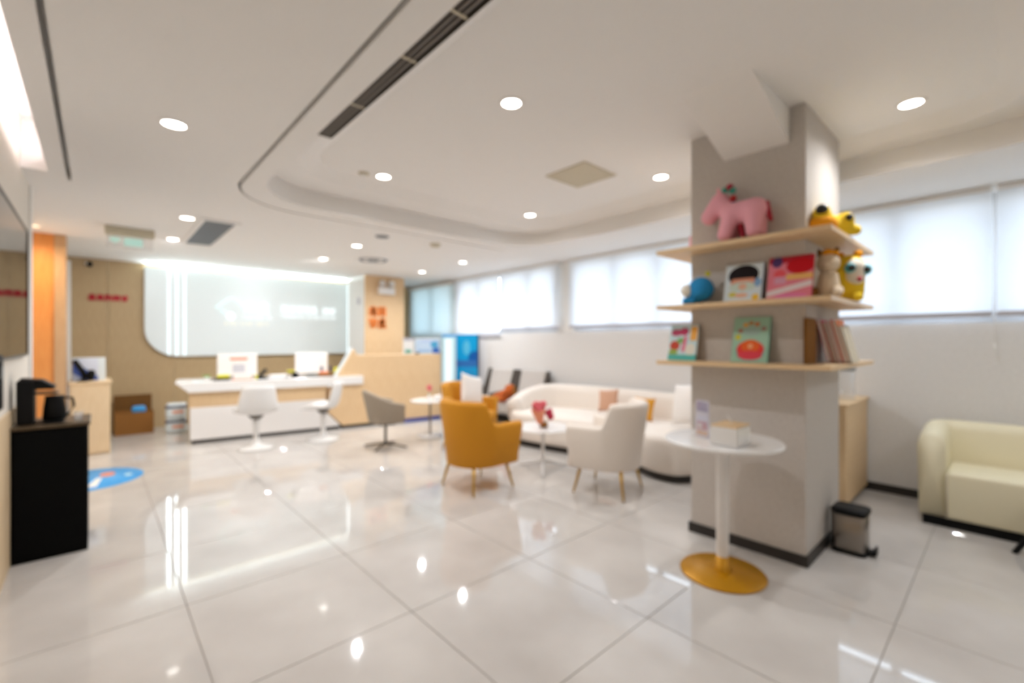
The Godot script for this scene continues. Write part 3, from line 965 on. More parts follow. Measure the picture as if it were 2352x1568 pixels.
	part(t, "papers", boxes([[-0.11, 0.02, -0.09, 0.11, 0.045, 0.09]], 0.002), "paper")
	t = thing("card_reader", "black card reader with a lime top on the reception desk", "card reader", D.call(1.38, 0.79, -0.1), turn)
	part(t, "reader_body", boxes([[-0.04, 0.0, -0.04, 0.04, 0.08, 0.04]], 0.012), "black")
	part(t, "top_plate", boxes([[-0.1, 0.085, -0.04, -0.01, 0.11, 0.03]], 0.006), "lime")
	t = thing("keyboard", "dark grey keyboard on the reception desk", "keyboard", D.call(1.55, 0.79, -0.16), turn)
	part(t, "key_base", boxes([[-0.16, 0.0, -0.06, 0.16, 0.02, 0.06]], 0.005), "dark_steel")
	for r in 4: part(t, "key_row", boxes([[-0.15, 0.02, -0.05 + r * 0.027, 0.15, 0.026, -0.028 + r * 0.027]], 0.002), "grey_plastic")
	t = thing("pen_tray", "brown pen tray with salmon and navy items on the reception desk", "tray", D.call(1.8, 0.79, -0.14), turn)
	part(t, "tray", boxes([[-0.1, 0.0, -0.05, 0.1, 0.035, 0.05]], 0.005), "brown_plush")
	part(t, "pouch", pad(rrect(-0.09, -0.04, 0.04, 0.04, 0.03), 0.035, 0.08, 0.02), "salmon")
	part(t, "stamp", lathe([[0.0005, 0.035], [0.022, 0.036], [0.014, 0.07], [0.024, 0.1], [0.015, 0.12], [0.0005, 0.122]], 14), "navy", Vector3(-0.05, 0.03, -0.02))
	part(t, "stamp", lathe([[0.0005, 0.035], [0.018, 0.036], [0.012, 0.07], [0.02, 0.1], [0.012, 0.12], [0.0005, 0.122]], 14), "navy", Vector3(0.07, 0.03, -0.02))
	t = thing("yellow_card_holder", "pale yellow folded card holder at the lit end of the desk", "card stand", D.call(1.98, 0.79, -0.16), turn)
	part(t, "sheet", boxes([[-0.05, 0.0, -0.01, 0.05, 0.13, 0.0]], 0.002), "lime", Vector3.ZERO, Vector3(-14, 0, 0))
	part(t, "inner_card", boxes([[-0.03, 0.0, 0.012, 0.03, 0.08, 0.016]], 0.001), "paper", Vector3.ZERO, Vector3(-14, 0, 0))

	# display boards on the partition
	t = thing("leaflet_display", "white leaflet display with a green foot at the pillar edge of the partition", "display", D.call(3.08, 1.1, -0.1), turn)
	part(t, "board", boxes([[-0.09, 0.0, -0.01, 0.09, 0.27, 0.01]], 0.003), "paper")
	part(t, "header", boxes([[-0.09, 0.22, 0.01, 0.09, 0.27, 0.013]], 0.0), "blind_bar")
	part(t, "green_mark", boxes([[-0.06, 0.02, 0.01, 0.05, 0.075, 0.013]], 0.0), "teal")
	var im := canvas(96, 48, c8(198, 218, 238))
	dot(im, 74, 18, 16, 12, c8(84, 170, 212))
	dot(im, 82, 40, 18, 12, c8(66, 110, 190))
	bar(im, 10, 36, 50, 10, c8(150, 186, 222))
	bar(im, 20, 4, 50, 6, c8(182, 200, 232))
	printed("poster_blue", im)
	t = thing("blue_poster_board", "wide pale blue poster board standing on the partition beside the banners", "poster", D.call(3.42, 1.1, -0.1), turn)
	part(t, "board", boxes([[-0.23, 0.0, -0.012, 0.23, 0.26, 0.0]], 0.003), "paper")
	part(t, "print", print_quad(0.44, 0.24), "poster_blue", Vector3(0, 0.13, 0.002))
	part(t, "foot", boxes([[-0.22, 0.0, -0.03, -0.16, 0.03, 0.03]], 0.004), "dark_steel")

	# banners
	t = thing("white_banner", "tall narrow white banner stand with a light blue border", "banner", Vector3(4.397, 0, -6.4), -42)
	part(t, "base", boxes([[-0.125, 0.0, -0.06, 0.125, 0.05, 0.06]], 0.01), "blue_paint")
	part(t, "sheet", boxes([[-0.115, 0.05, -0.006, 0.115, 1.43, 0.0]], 0.002), "pale_cyan")
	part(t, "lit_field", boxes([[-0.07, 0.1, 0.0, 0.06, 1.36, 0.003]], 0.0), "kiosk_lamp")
	part(t, "top_rail", boxes([[-0.12, 1.39, -0.012, 0.12, 1.43, 0.006]], 0.003), "sky_blue")
	part(t, "foot_mark", boxes([[-0.115, 0.42, 0.003, 0.0, 0.56, 0.005]], 0.0), "blue_paint")
	im = canvas(96, 192, c8(10, 158, 214))
	dot(im, 46, 46, 16, 26, c8(90, 186, 222))
	dot(im, 86, 84, 32, 26, c8(22, 92, 168))
	bar(im, 0, 92, 96, 24, c8(52, 110, 180))
	dot(im, 52, 160, 40, 42, c8(36, 150, 206))
	dot(im, 46, 154, 12, 12, c8(200, 206, 220))
	dot(im, 56, 166, 10, 10, c8(196, 200, 214))
	bar(im, 0, 184, 30, 8, c8(14, 100, 180))
	printed("banner_blue", im)
	t = thing("blue_banner", "tall bright blue banner stand with pale figures beside the white banner", "banner", Vector3(4.74, 0, -6.35), -42)
	part(t, "base", boxes([[-0.2, 0.0, -0.07, 0.2, 0.05, 0.07]], 0.01), "deep_blue")
	part(t, "sheet", boxes([[-0.185, 0.05, -0.008, 0.185, 1.43, 0.0]], 0.002), "blue_paint")
	part(t, "print", print_quad(0.366, 0.92), "banner_blue", Vector3(0, 0.965, 0.002))
	part(t, "side_post", boxes([[0.185, 0.05, -0.03, 0.21, 1.43, 0.0]], 0.004), "dark_steel")

	# two white swivel chairs in front of the desk
	for i in 2:
		t = thing("tulip_chair", ["white pedestal chair with its back square to us before the desk", "white pedestal chair turned sideways before the desk's wooden end"][i], "chair", [Vector3(1.45, 0, -6.26), Vector3(2.24, 0, -6.2)][i], [176, 236][i], "white pedestal chairs at the reception desk")
		var rows := []
		for a in 15:
			var v := a / 14.0
			var row := []
			for b in 13:
				var u := b / 12.0 * 2.0 - 1.0
				var w: float = lerpf(0.21, 0.235, sin(v * PI)) if v < 0.5 else lerpf(0.235, 0.165, (v - 0.5) * 2.0)
				var zz: float
				var yy: float
				if v < 0.5:
					zz = lerpf(0.24, -0.14, v * 2.0)
					yy = 0.435 - 0.02 * sin(v * 2.0 * PI)
				else:
					var q := (v - 0.5) * 2.0
					zz = -0.14 - 0.1 * sqrt(q)
					yy = 0.435 + 0.35 * pow(q, 1.15)
				var side := pow(absf(u), 2.4)
				yy += side * (0.07 * sin(clampf(v * 1.6, 0, 1) * PI))
				zz += side * (0.10 if v > 0.35 else 0.10 * v / 0.35) * (1.0 - 0.3 * v)
				row.append(Vector3(u * w, yy, zz))
			rows.append(row)
		part(t, "shell_seat", sheet(rows, 0.014), "gloss_white")
		part(t, "seat_pad", pad(ellipse(0, 0.05, 0.16, 0.16, 28), 0.425, 0.452, 0.012), "satin_white")
		part(t, "collar", lathe([[0.0005, 0.36], [0.05, 0.36], [0.085, 0.395], [0.09, 0.415], [0.0005, 0.42]], 24), "dark_steel")
		part(t, "pedestal", lathe([[0.19, 0.0], [0.2, 0.006], [0.19, 0.014], [0.12, 0.026], [0.055, 0.05], [0.032, 0.1], [0.028, 0.2], [0.034, 0.3], [0.045, 0.37], [0.0005, 0.372]], 32), "gloss_white")

func leaf(l: float, w: float) -> ArrayMesh:
	var rows := []
	for i in 6:
		var v := i / 5.0
		var row := []
		for j in 3:
			row.append(Vector3((j - 1) * w * sin(clampf(v, 0.06, 0.96) * PI), l * v, -0.25 * l * v * v + absf(j - 1) * 0.1 * w))
		rows.append(row)
	return sheet(rows, 0.0012)

# ---------------------------------------------------------------- column with shelves
func book(label: String, w: float, h: float, t: float, art: String, cover: String, at: Vector3, turn: float, lean: float, group: String) -> void:
	var o := thing("picture_book", label, "book", at, turn, group)
	o.rotation_degrees.x = lean
	part(o, "cover", boxes([[-w / 2, 0, -t, w / 2, h, -t + 0.003], [-w / 2, 0, -0.003, w / 2, h, 0], [-w / 2, 0, -t + 0.003, -w / 2 + 0.003, h, -0.003]], 0.001), cover)
	part(o, "pages", boxes([[-w / 2 + 0.004, 0.004, -t + 0.003, w / 2 - 0.004, h - 0.004, -0.003]], 0.0005), "pages")
	part(o, "cover_print", print_quad(w - 0.002, h - 0.002), art, Vector3(0, h / 2, 0.0012))

func build_column() -> void:
	var c := struct("column")
	part(c, "shaft", boxes([[3.04, 0, -1.49, 3.80, 2.70, -0.80]], 0.003), "column_paper")
	part(c, "bulkhead", slab([Vector2(3.042, 2.49), Vector2(3.042, 2.702), Vector2(2.45, 2.702)], -1.265, -0.885, 0.0), "ceiling")
	part(c, "skirting", boxes([[3.026, 0, -1.504, 3.04, 0.065, -0.786], [3.8, 0, -1.504, 3.814, 0.065, -0.786], [3.04, 0, -0.80, 3.8, 0.065, -0.786], [3.04, 0, -1.504, 3.8, 0.065, -1.49]], 0.0015), "black_trim")
	var tops := [1.93, 1.555, 1.18]
	for i in 3:
		var t := thing("column_shelf", ["topmost light wood shelf wrapped round the column, carrying the pink pony", "middle light wood shelf wrapped round the column, carrying plush toys and two picture books", "lowest light wood shelf wrapped round the column, carrying leaning books"][i], "shelf", Vector3(3.42, tops[i], -1.14), 0, "light wood shelves round the column")
		var x0 := 2.85 - 3.42
		var x1 := 3.96 - 3.42
		var z0 := -1.645 + 1.14
		var z1 := -0.635 + 1.14
		var cx0 := 3.04 - 3.42
		var cx1 := 3.80 - 3.42
		var cz0 := -1.49 + 1.14
		var cz1 := -0.80 + 1.14
		part(t, "board", boxes([[x0, -0.026, z0, cx0, 0, z1], [cx1, -0.026, z0, x1, 0, z1], [cx0, -0.026, z0, cx1, 0, cz0], [cx0, -0.026, cz1, cx1, 0, z1]], 0.0), "light_wood")

	# printed covers
	var im := canvas(128, 140, c8(216, 226, 230))
	dot(im, 62, 42, 52, 38, c8(22, 12, 14))
	dot(im, 62, 68, 42, 26, c8(222, 150, 122))
	bar(im, 14, 40, 96, 14, c8(22, 12, 14))
	dot(im, 62, 84, 46, 18, c8(204, 218, 204))
	dot(im, 62, 84, 14, 12, c8(226, 176, 150))
	dot(im, 112, 72, 12, 16, c8(128, 166, 206))
	dot(im, 30, 112, 14, 10, c8(210, 200, 90))
	dot(im, 60, 116, 22, 8, c8(232, 176, 140))
	dot(im, 108, 126, 12, 12, c8(236, 190, 60))
	bar(im, 20, 132, 80, 8, c8(240, 236, 224))
	printed("cover_child", im)
	im = canvas(128, 140, c8(228, 130, 146))
	bar(im, 0, 0, 128, 22, c8(190, 40, 56))
	dot(im, 24, 16, 16, 18, c8(86, 60, 110))
	dot(im, 92, 34, 40, 26, c8(200, 14, 30))
	bar(im, 54, 60, 74, 18, c8(238, 186, 112))
	dot(im, 34, 58, 18, 16, c8(230, 90, 96))
	bar(im, 20, 66, 34, 24, c8(220, 160, 184))
	band(im, 6, 120, 122, 92, 9, c8(236, 220, 220))
	dot(im, 70, 132, 46, 10, c8(232, 130, 176))
	printed("cover_pink", im)
	im = canvas(112, 140, c8(196, 222, 226))
	dot(im, 26, 30, 22, 14, c8(186, 80, 110))
	dot(im, 56, 26, 18, 16, c8(190, 70, 104))
	bar(im, 82, 6, 26, 56, c8(236, 172, 86))
	dot(im, 24, 82, 20, 20, c8(198, 80, 62))
	dot(im, 46, 62, 16, 12, c8(130, 180, 110))
	band(im, 64, 50, 58, 100, 7, c8(224, 120, 150))
	dot(im, 86, 96, 20, 24, c8(230, 226, 214))
	dot(im, 20, 108, 18, 12, c8(150, 176, 90))
	bar(im, 0, 118, 112, 22, c8(90, 184, 176))
	printed("cover_garden", im)
	im = canvas(108, 140, c8(160, 196, 172))
	for k in 5: dot(im, [22, 36, 52, 70, 90][k], [42, 24, 18, 22, 36][k], 8, 7, [c8(176, 110, 90), c8(222, 160, 80), c8(180, 130, 84), c8(196, 120, 80), c8(160, 120, 110)][k])
	dot(im, 16, 62, 9, 9, c8(200, 190, 60))
	dot(im, 56, 44, 26, 14, c8(160, 184, 174))
	dot(im, 55, 106, 44, 30, c8(130, 176, 168))
	dot(im, 55, 100, 40, 28, c8(226, 60, 56))
	dot(im, 55, 90, 28, 20, c8(232, 100, 40))
	dot(im, 55, 118, 36, 14, c8(224, 70, 84))
	dot(im, 55, 90, 8, 8, c8(244, 170, 120))
	printed("cover_green", im)
	var g1 := "picture books facing out on the column shelves"
	book("picture book with a dark-haired child's face on its cover", 0.225, 0.25, 0.012, "cover_child", "deep_blue", Vector3(2.955, 1.556, -1.125), -90, 0, g1)
	book("pink and red picture book with a white band on the middle shelf", 0.235, 0.265, 0.014, "cover_pink", "crimson", Vector3(2.955, 1.556, -0.868), -90, 0, g1)
	book("pale turquoise garden picture book overhanging the column's far edge", 0.205, 0.25, 0.012, "cover_garden", "brown_plush", Vector3(2.945, 1.181, -1.515), -90, 0, g1)
	book("mint green picture book with a red bowl on its cover", 0.215, 0.29, 0.012, "cover_green", "teal", Vector3(2.955, 1.181, -1.085), -90, 0, g1)
	for o in get_children():
		if o.name.begins_with("picture_book"): o.transform = Transform3D(Basis(Vector3.UP, -PI / 2) * Basis(Vector3.RIGHT, deg_to_rad(-14)), o.position)
	var covers := ["brown_plush", "crimson", "salmon", "rose_dark", "orange_paint", "access_beige"]
	var names := ["dark brown book at the near end of the leaning row", "thick crimson book leaning in the row on the lowest shelf", "salmon-backed white book leaning in the middle of the row", "dark rose book leaning in the row on the lowest shelf", "orange-backed book leaning near the end of the row", "beige book at the far end of the leaning row"]
	for i in 6:
		var hh: float = [0.265, 0.262, 0.25, 0.262, 0.26, 0.225][i]
		var tt: float = [0.016, 0.02, 0.024, 0.018, 0.022, 0.016][i]
		var o := thing("leaning_book", names[i], "book", Vector3([3.06, 3.33, 3.34, 3.325, 3.335, 3.33][i], 1.181 + (0.006 if i > 0 else 0.0), [-0.778, -0.716, -0.6875, -0.6655, -0.639, -0.619][i]), 0, "books leaning in a row on the lowest shelf")
		o.rotation_degrees.x = [0, -14, -14, -14, -14, -14][i]
		part(o, "cover", boxes([[-0.09, 0, 0, 0.09, hh, 0.003], [-0.09, 0, -tt, 0.09, hh, -tt + 0.003], [0.087, 0, -tt + 0.003, 0.09, hh, 0]], 0.0008), covers[i])
		part(o, "pages", boxes([[-0.086, 0.004, -tt + 0.003, 0.087, hh - 0.004, 0.0]], 0.0005), "pages" if i > 0 else "brown_plush")

	# plush toys
	var t := thing("pink_pony", "pink plush pony with a coloured mane standing on the topmost shelf", "plush toy", Vector3(2.945, 1.931, -1.13))
	var V := func(x, y, z): return Vector3(x, y, z)
	var body := [[V.call(0, 0.175, -0.03), V.call(0, 0.175, 0.09), 0.07, 0.074],
		[V.call(0, 0.19, -0.06), V.call(0, 0.26, -0.12), 0.058, 0.05], [V.call(0, 0.27, -0.12), V.call(0, 0.185, -0.19), 0.055, 0.05]]
	for s in [-1, 1]:
		body.append([V.call(s * 0.032, 0.16, -0.045), V.call(s * 0.038, 0.044, -0.075), 0.05, 0.043])
		body.append([V.call(s * 0.032, 0.16, 0.09), V.call(s * 0.038, 0.046, 0.095), 0.058, 0.045])
	part(t, "body", blob(body, 0.0085, 0.02), "pink_plush")
	for s in [-1, 1]: part(t, "ear", blob([[V.call(s * 0.025, 0.31, -0.115), V.call(s * 0.034, 0.345, -0.12), 0.016, 0.008]], 0.005, 0.01), "pink_plush")
	var mane := [["teal", 0.34, -0.085], ["rose_dark", 0.352, -0.06], ["teal", 0.325, -0.042], ["red", 0.275, -0.04], ["navy", 0.245, -0.04]]
	for q in mane: part(t, "mane_tuft", blob([ball(V.call(0.0, q[1], q[2]), 0.02), ball(V.call(-0.02, q[1] - 0.01, q[2]), 0.016)], 0.006, 0.012), q[0])
	part(t, "tail", blob([[V.call(0, 0.2, 0.15), V.call(0, 0.1, 0.175), 0.02, 0.012]], 0.006, 0.01), "pink_dark")
	for s in [-1, 1]: part(t, "eye", blob([ball(V.call(s * 0.043, 0.265, -0.145), 0.01)], 0.004, 0.004), "eye_black")
	part(t, "belly_patch", blob([[V.call(0.0, 0.11, 0.0), V.call(0.0, 0.02, 0.02), 0.02, 0.016]], 0.006, 0.01), "pink_dark")

	t = thing("yellow_frog_toy", "yellow plush toy with bulging black eyes lying on the topmost shelf corner", "plush toy", Vector3(3.2, 1.931, -0.72))
	part(t, "body", blob([[V.call(0, 0.075, -0.04), V.call(0.08, 0.06, 0.03), 0.07, 0.055], ball(V.call(-0.02, 0.145, -0.035), 0.045), ball(V.call(0.08, 0.1, 0.06), 0.045), [V.call(0.08, 0.05, 0.03), V.call(0.13, 0.04, 0.1), 0.04, 0.03]], 0.009, 0.03), "yellow_plush")
	part(t, "snout", blob([[V.call(-0.045, 0.06, -0.06), V.call(-0.04, 0.06, 0.0), 0.055, 0.05]], 0.009, 0.02), "amber_plush")
	part(t, "eye", blob([ball(V.call(-0.05, 0.155, -0.028), 0.033)], 0.006, 0.006), "eye_black")
	part(t, "eye", blob([ball(V.call(0.05, 0.105, 0.085), 0.022)], 0.006, 0.006), "eye_black")

	t = thing("blue_plush_toy", "round blue plush toy with a yellow bobble on the middle shelf", "plush toy", Vector3(2.945, 1.556, -1.385))
	part(t, "body", blob([ball(V.call(0, 0.1, 0.01), 0.078), ball(V.call(0, 0.075, -0.03), 0.06)], 0.009, 0.03), "blue_plush")
	part(t, "face", blob([ball(V.call(-0.05, 0.09, -0.062), 0.042)], 0.007, 0.01), "white_plush")
	for s in [-1, 1]: part(t, "foot", blob([[V.call(s * 0.04, 0.024, -0.03), V.call(s * 0.045, 0.024, -0.075), 0.024, 0.023]], 0.007, 0.01), "blue_plush")
	part(t, "bobble", blob([ball(V.call(0, 0.195, 0.055), 0.017)], 0.005, 0.005), "lime")

	t = thing("tan_cat_toy", "sitting tan and brown plush animal between the pink book and the yellow toy", "plush toy", Vector3(3.13, 1.556, -0.712))
	t.scale = Vector3.ONE * 1.12
	part(t, "body", blob([[V.call(0, 0.05, 0), V.call(0, 0.11, 0), 0.055, 0.045]], 0.009, 0.02), "tan_plush")
	var hd := part(t, "head", blob([ball(V.call(0, 0.185, 0), 0.052), ball(V.call(-0.035, 0.175, 0.01), 0.025)], 0.008, 0.02), "tan_plush")
	for s in [-1, 1]: part(hd, "ear", blob([[V.call(0, 0.225, s * 0.03), V.call(0, 0.255, s * 0.04), 0.018, 0.01]], 0.006, 0.01), "brown_plush")
	part(hd, "crest", blob([ball(V.call(-0.01, 0.235, 0), 0.024), ball(V.call(0.0, 0.232, 0.03), 0.02)], 0.006, 0.01), "amber_plush")
	for s in [-1, 1]: part(t, "paw", blob([[V.call(-0.03, 0.04, s * 0.05), V.call(-0.07, 0.022, s * 0.055), 0.024, 0.021]], 0.007, 0.01), "tan_plush" if s > 0 else "brown_plush")

	t = thing("yellow_hooded_toy", "yellow plush toy with a pale face and big blue-ringed eyes on the middle shelf", "plush toy", Vector3(3.52, 1.556, -0.69))
	t.scale = Vector3.ONE * 1.18
	part(t, "body", blob([[V.call(0, 0.06, 0), V.call(0, 0.18, 0.0), 0.068, 0.075]], 0.009, 0.03), "yellow_plush")
	part(t, "face", blob([[V.call(-0.035, 0.13, 0.03), V.call(-0.035, 0.18, 0.03), 0.046, 0.05]], 0.008, 0.02), "white_plush")
	for q in [V.call(-0.072, 0.175, 0.022), V.call(-0.025, 0.165, 0.077)]:
		part(t, "eye_ring", blob([ball(q, 0.028)], 0.006, 0.006), "cyan_felt")
		part(t, "eye", blob([ball(q + V.call(-0.014, 0.0, 0.006), 0.019)], 0.005, 0.005), "eye_black")
	part(t, "nose", blob([ball(V.call(-0.07, 0.115, 0.06), 0.013)], 0.005, 0.005), "rose_dark")
	for s in [-1, 1]: part(t, "foot", blob([[V.call(-0.03, 0.026, s * 0.045), V.call(-0.075, 0.024, s * 0.05), 0.026, 0.022]], 0.007, 0.01), "yellow_plush")
	for s in [-1, 1]: part(t, "ear", blob([ball(V.call(0.0, 0.255, s * 0.04), 0.022)], 0.006, 0.01), "amber_plush")
	t = thing("small_pink_toy", "small pink plush toy peeping past the column's far edge on the topmost shelf", "plush toy", Vector3(3.25, 1.931, -1.57))
	part(t, "body", blob([ball(V.call(0, 0.05, 0), 0.05), ball(V.call(0, 0.11, 0), 0.035)], 0.008, 0.02), "pink_plush")
	for s in [-1, 1]: part(t, "ear", blob([ball(V.call(0, 0.145, s * 0.022), 0.015)], 0.005, 0.005), "pink_plush")

# ---------------------------------------------------------------- left side
func build_left_side() -> void:
	var t := thing("wall_screen", "large switched-off black wall screen with a thin bronze frame mirroring the room", "television", Vector3(-0.38, 1.655, -3.94))
	part(t, "housing", boxes([[0.0, -0.43, -0.76, 0.012, 0.43, 0.76]], 0.003), "black")
	part(t, "screen", boxes([[0.012, -0.43, -0.777, 0.016, 0.43, 0.777]], 0.0), "screen_glass")
	part(t, "bezel", boxes([[0.004, 0.43, -0.79, 0.021, 0.445, 0.79], [0.004, -0.445, -0.79, 0.021, -0.43, 0.79], [0.004, -0.43, -0.79, 0.021, 0.43, -0.777], [0.004, -0.43, 0.777, 0.021, 0.43, 0.79]], 0.002), "bezel")
	t = thing("wall_intercom", "black wall-mounted handset unit below the wall screen's near end", "intercom", Vector3(-0.38, 1.1, -3.46))
	part(t, "unit_body", boxes([[0, -0.14, -0.05, 0.025, 0.14, 0.05]], 0.005), "black")
	part(t, "display_strip", boxes([[0.025, 0.02, -0.035, 0.028, 0.08, 0.035]], 0.001), "grey_plastic")
	var tr := struct("trim_1")
	part(tr, "wainscot_board", boxes([[-0.38, 0.0, -5.0, -0.371, 0.9, 2.0]], 0.002), "pale_wood")

	t = thing("black_cabinet", "matte black low cabinet against the left wall under a black coffee maker", "cabinet", Vector3(-0.21, 0, -4.13))
	part(t, "body", boxes([[-0.16, 0.0, -0.2, 0.17, 0.785, 0.21]], 0.004), "matte_black")
	part(t, "top", boxes([[-0.162, 0.785, -0.215, 0.182, 0.805, 0.222]], 0.004), "brown_top")
	part(t, "door", boxes([[-0.15, 0.03, 0.21, 0.16, 0.77, 0.222]], 0.003), "matte_black")
	t = thing("coffee_maker", "black coffee maker with a jug and angled top on the black cabinet", "coffee maker", Vector3(-0.24, 0.806, -4.05))
	part(t, "tower", boxes([[-0.115, 0.0, -0.09, -0.04, 0.27, 0.07]], 0.01), "black")
	part(t, "base_plate", boxes([[-0.04, 0.0, -0.09, 0.09, 0.012, 0.07]], 0.004), "black")
	part(t, "top_arm", slab([Vector2(-0.1, 0.21), Vector2(0.045, 0.21), Vector2(0.05, 0.225), Vector2(-0.01, 0.27), Vector2(-0.1, 0.28)], -0.08, 0.06, 0.006), "black")
	part(t, "filter_rail", boxes([[-0.05, 0.178, -0.06, 0.065, 0.192, 0.05]], 0.004), "dark_steel")
	t = thing("coffee_jug", "black jug with a rounded handle under the coffee maker's arm", "jug", Vector3(-0.195, 0.82, -4.06))
	part(t, "jug_body", lathe([[0.0005, 0.0], [0.052, 0.0], [0.056, 0.01], [0.05, 0.09], [0.044, 0.135], [0.046, 0.15], [0.0005, 0.152]], 28), "black")
	part(t, "handle", tube([Vector3(0.04, 0.135, 0), Vector3(0.08, 0.13, 0), Vector3(0.088, 0.08, 0), Vector3(0.065, 0.03, 0), Vector3(0.048, 0.02, 0)], 0.008), "black")
	solo("glass_cup", "small clear cup beside the jug on the black cabinet", "cup", lathe([[0.0005, 0.0], [0.018, 0.0], [0.024, 0.06], [0.021, 0.06], [0.016, 0.006], [0.0005, 0.005]], 20), "acrylic", Vector3(-0.085, 0.806, -4.0))

	var pi_ := struct("pillar_orange")
	part(pi_, "orange_panel", boxes([[-0.62, 0, -7.4, -0.345, 2.49, -7.1]], 0.003), "orange_wood")
	part(pi_, "tan_post", boxes([[-0.345, 0, -7.4, -0.25, 2.49, -7.08]], 0.003), "tan_wood")
	var tc := struct("trim_2")
	part(tc, "door_casing", boxes([[-0.36, 0, -8.8, -0.262, 2.42, -8.7]], 0.003), "white_trim")

	t = thing("side_counter", "light wood counter unit beside the tan post, carrying a blue and white carton", "cabinet", Vector3(-0.03, 0, -7.4))
	part(t, "body", boxes([[-0.2, 0.0, -0.3, 0.15, 0.815, 0.27]], 0.004), "pale_wood")
	part(t, "top", boxes([[-0.21, 0.815, -0.31, 0.165, 0.845, 0.282]], 0.004), "pale_wood")
	part(t, "door", boxes([[-0.19, 0.03, 0.27, 0.145, 0.8, 0.284]], 0.003), "pale_wood")
	var im := canvas(96, 96, c8(206, 212, 226))
	for y in 96:
		for x in 96:
			var d := y - x * 0.72
			if d > 10 and d < 62: im.set_pixel(x, y, c8(78, 100, 168))
			elif d >= 62: im.set_pixel(x, y, c8(190, 198, 216))
	printed("carton_print", im)
	t = thing("printed_carton", "white carton with a diagonal blue stripe on the light wood counter", "box", Vector3(-0.07, 0.846, -7.42))
	part(t, "carton_body", boxes([[-0.14, 0.0, -0.1, 0.15, 0.27, 0.1]], 0.003), "bag_pale")
	part(t, "stripe_print", print_quad(0.22, 0.26), "carton_print", Vector3(-0.025, 0.135, 0.1015))
	t = thing("barcode_scanner", "black scanner gun leaning on a stand in front of the striped carton", "scanner", Vector3(-0.12, 0.846, -7.22))
	part(t, "stand", lathe([[0.0005, 0.0], [0.055, 0.0], [0.05, 0.012], [0.012, 0.03], [0.01, 0.05], [0.0005, 0.052]], 20), "black")
	part(t, "grip", tube([Vector3(0.03, 0.03, 0), Vector3(0.0, 0.12, 0), Vector3(-0.07, 0.25, 0)], 0.028), "black")
	part(t, "head", blob([[Vector3(0.07, 0.04, 0), Vector3(0.075, 0.1, 0.01), 0.035, 0.038]], 0.008, 0.01), "black")

	t = thing("open_carton", "open brown cardboard carton on the floor by the veneer wall", "box", Vector3(0.39, 0, -8.5))
	part(t, "front_side", boxes([[-0.21, 0.0, 0.17, 0.22, 0.31, 0.176]], 0.001), "carton")
	part(t, "back_side", boxes([[-0.21, 0.0, -0.176, 0.22, 0.31, -0.17]], 0.001), "carton")
	for x in [-0.21, 0.214]: part(t, "end_side", boxes([[x, 0.0, -0.17, x + 0.006, 0.31, 0.17]], 0.001), "carton")
	part(t, "bottom", boxes([[-0.2, 0.0, -0.17, 0.21, 0.006, 0.17]], 0.001), "carton_inside")
	part(t, "flap", boxes([[-0.21, 0.31, -0.176, 0.22, 0.53, -0.17]], 0.001), "carton_inside")
	solo("blue_pouch", "bright blue pouch resting in the open brown carton", "pouch", pad(rrect(-0.08, -0.06, 0.08, 0.06, 0.03), 0.0, 0.1, 0.035), "sky_blue", Vector3(0.45, 0.28, -8.5))
	solo("carton_filling", "crumpled dark paper filling the open brown carton", "paper", pad(rrect(-0.2, -0.16, 0.2, 0.16, 0.03), 0.0, 0.27, 0.03), "carton_inside", Vector3(0.395, 0.007, -8.5))
	for i in 2:
		t = thing("water_pack", ["lower shrink-wrapped pack of bottles with navy caps beside the white desk", "upper shrink-wrapped pack of bottles with a navy band, stacked on another pack"][i], "bottle pack", Vector3(0.86, 0.21 * i, -8.2), -8, "stacked bottle packs")
		part(t, "wrap", box(Vector3(0.24, 0.2, 0.24), 0.02, Vector3(0, 0.1, 0)), "bag_pale")
		part(t, "navy_band", boxes([[-0.122, 0.135, -0.122, 0.122, 0.185, 0.122]], 0.01), "navy")
		part(t, "red_mark", boxes([[-0.04, 0.07, 0.12, 0.09, 0.105, 0.1235]], 0.0), "salmon")

	t = thing("floor_sticker", "round blue floor sticker with white and orange marks by the black cabinet", "sticker", Vector3(-0.1, 0.0005, -5.88))
	part(t, "disc", lathe([[0.0005, 0.0], [0.45, 0.0], [0.45, 0.0012], [0.0005, 0.0012]], 64), "sky_blue")
	part(t, "white_mark", slab([Vector2(0.02, 0.02), Vector2(0.1, 0.02), Vector2(0.14, 0.34), Vector2(0.1, 0.36)], 0, 0.001, 0.0), "paper", Vector3(0, 0.0013, 0.34), Vector3(-90, 0, 0))
	part(t, "white_mark", slab([Vector2(-0.2, 0.02), Vector2(-0.12, 0.02), Vector2(0.04, 0.36), Vector2(0.0, 0.38)], 0, 0.001, 0.0), "paper", Vector3(0, 0.0013, 0.34), Vector3(-90, 0, 0))
	part(t, "orange_mark", pad(ellipse(0.18, -0.12, 0.06, 0.09, 20), 0.0013, 0.0023, 0.0003, 1), "salmon")
	part(t, "pale_mark", pad(ellipse(0.33, 0.02, 0.03, 0.05, 16), 0.0013, 0.0023, 0.0003, 1), "pale_cyan")

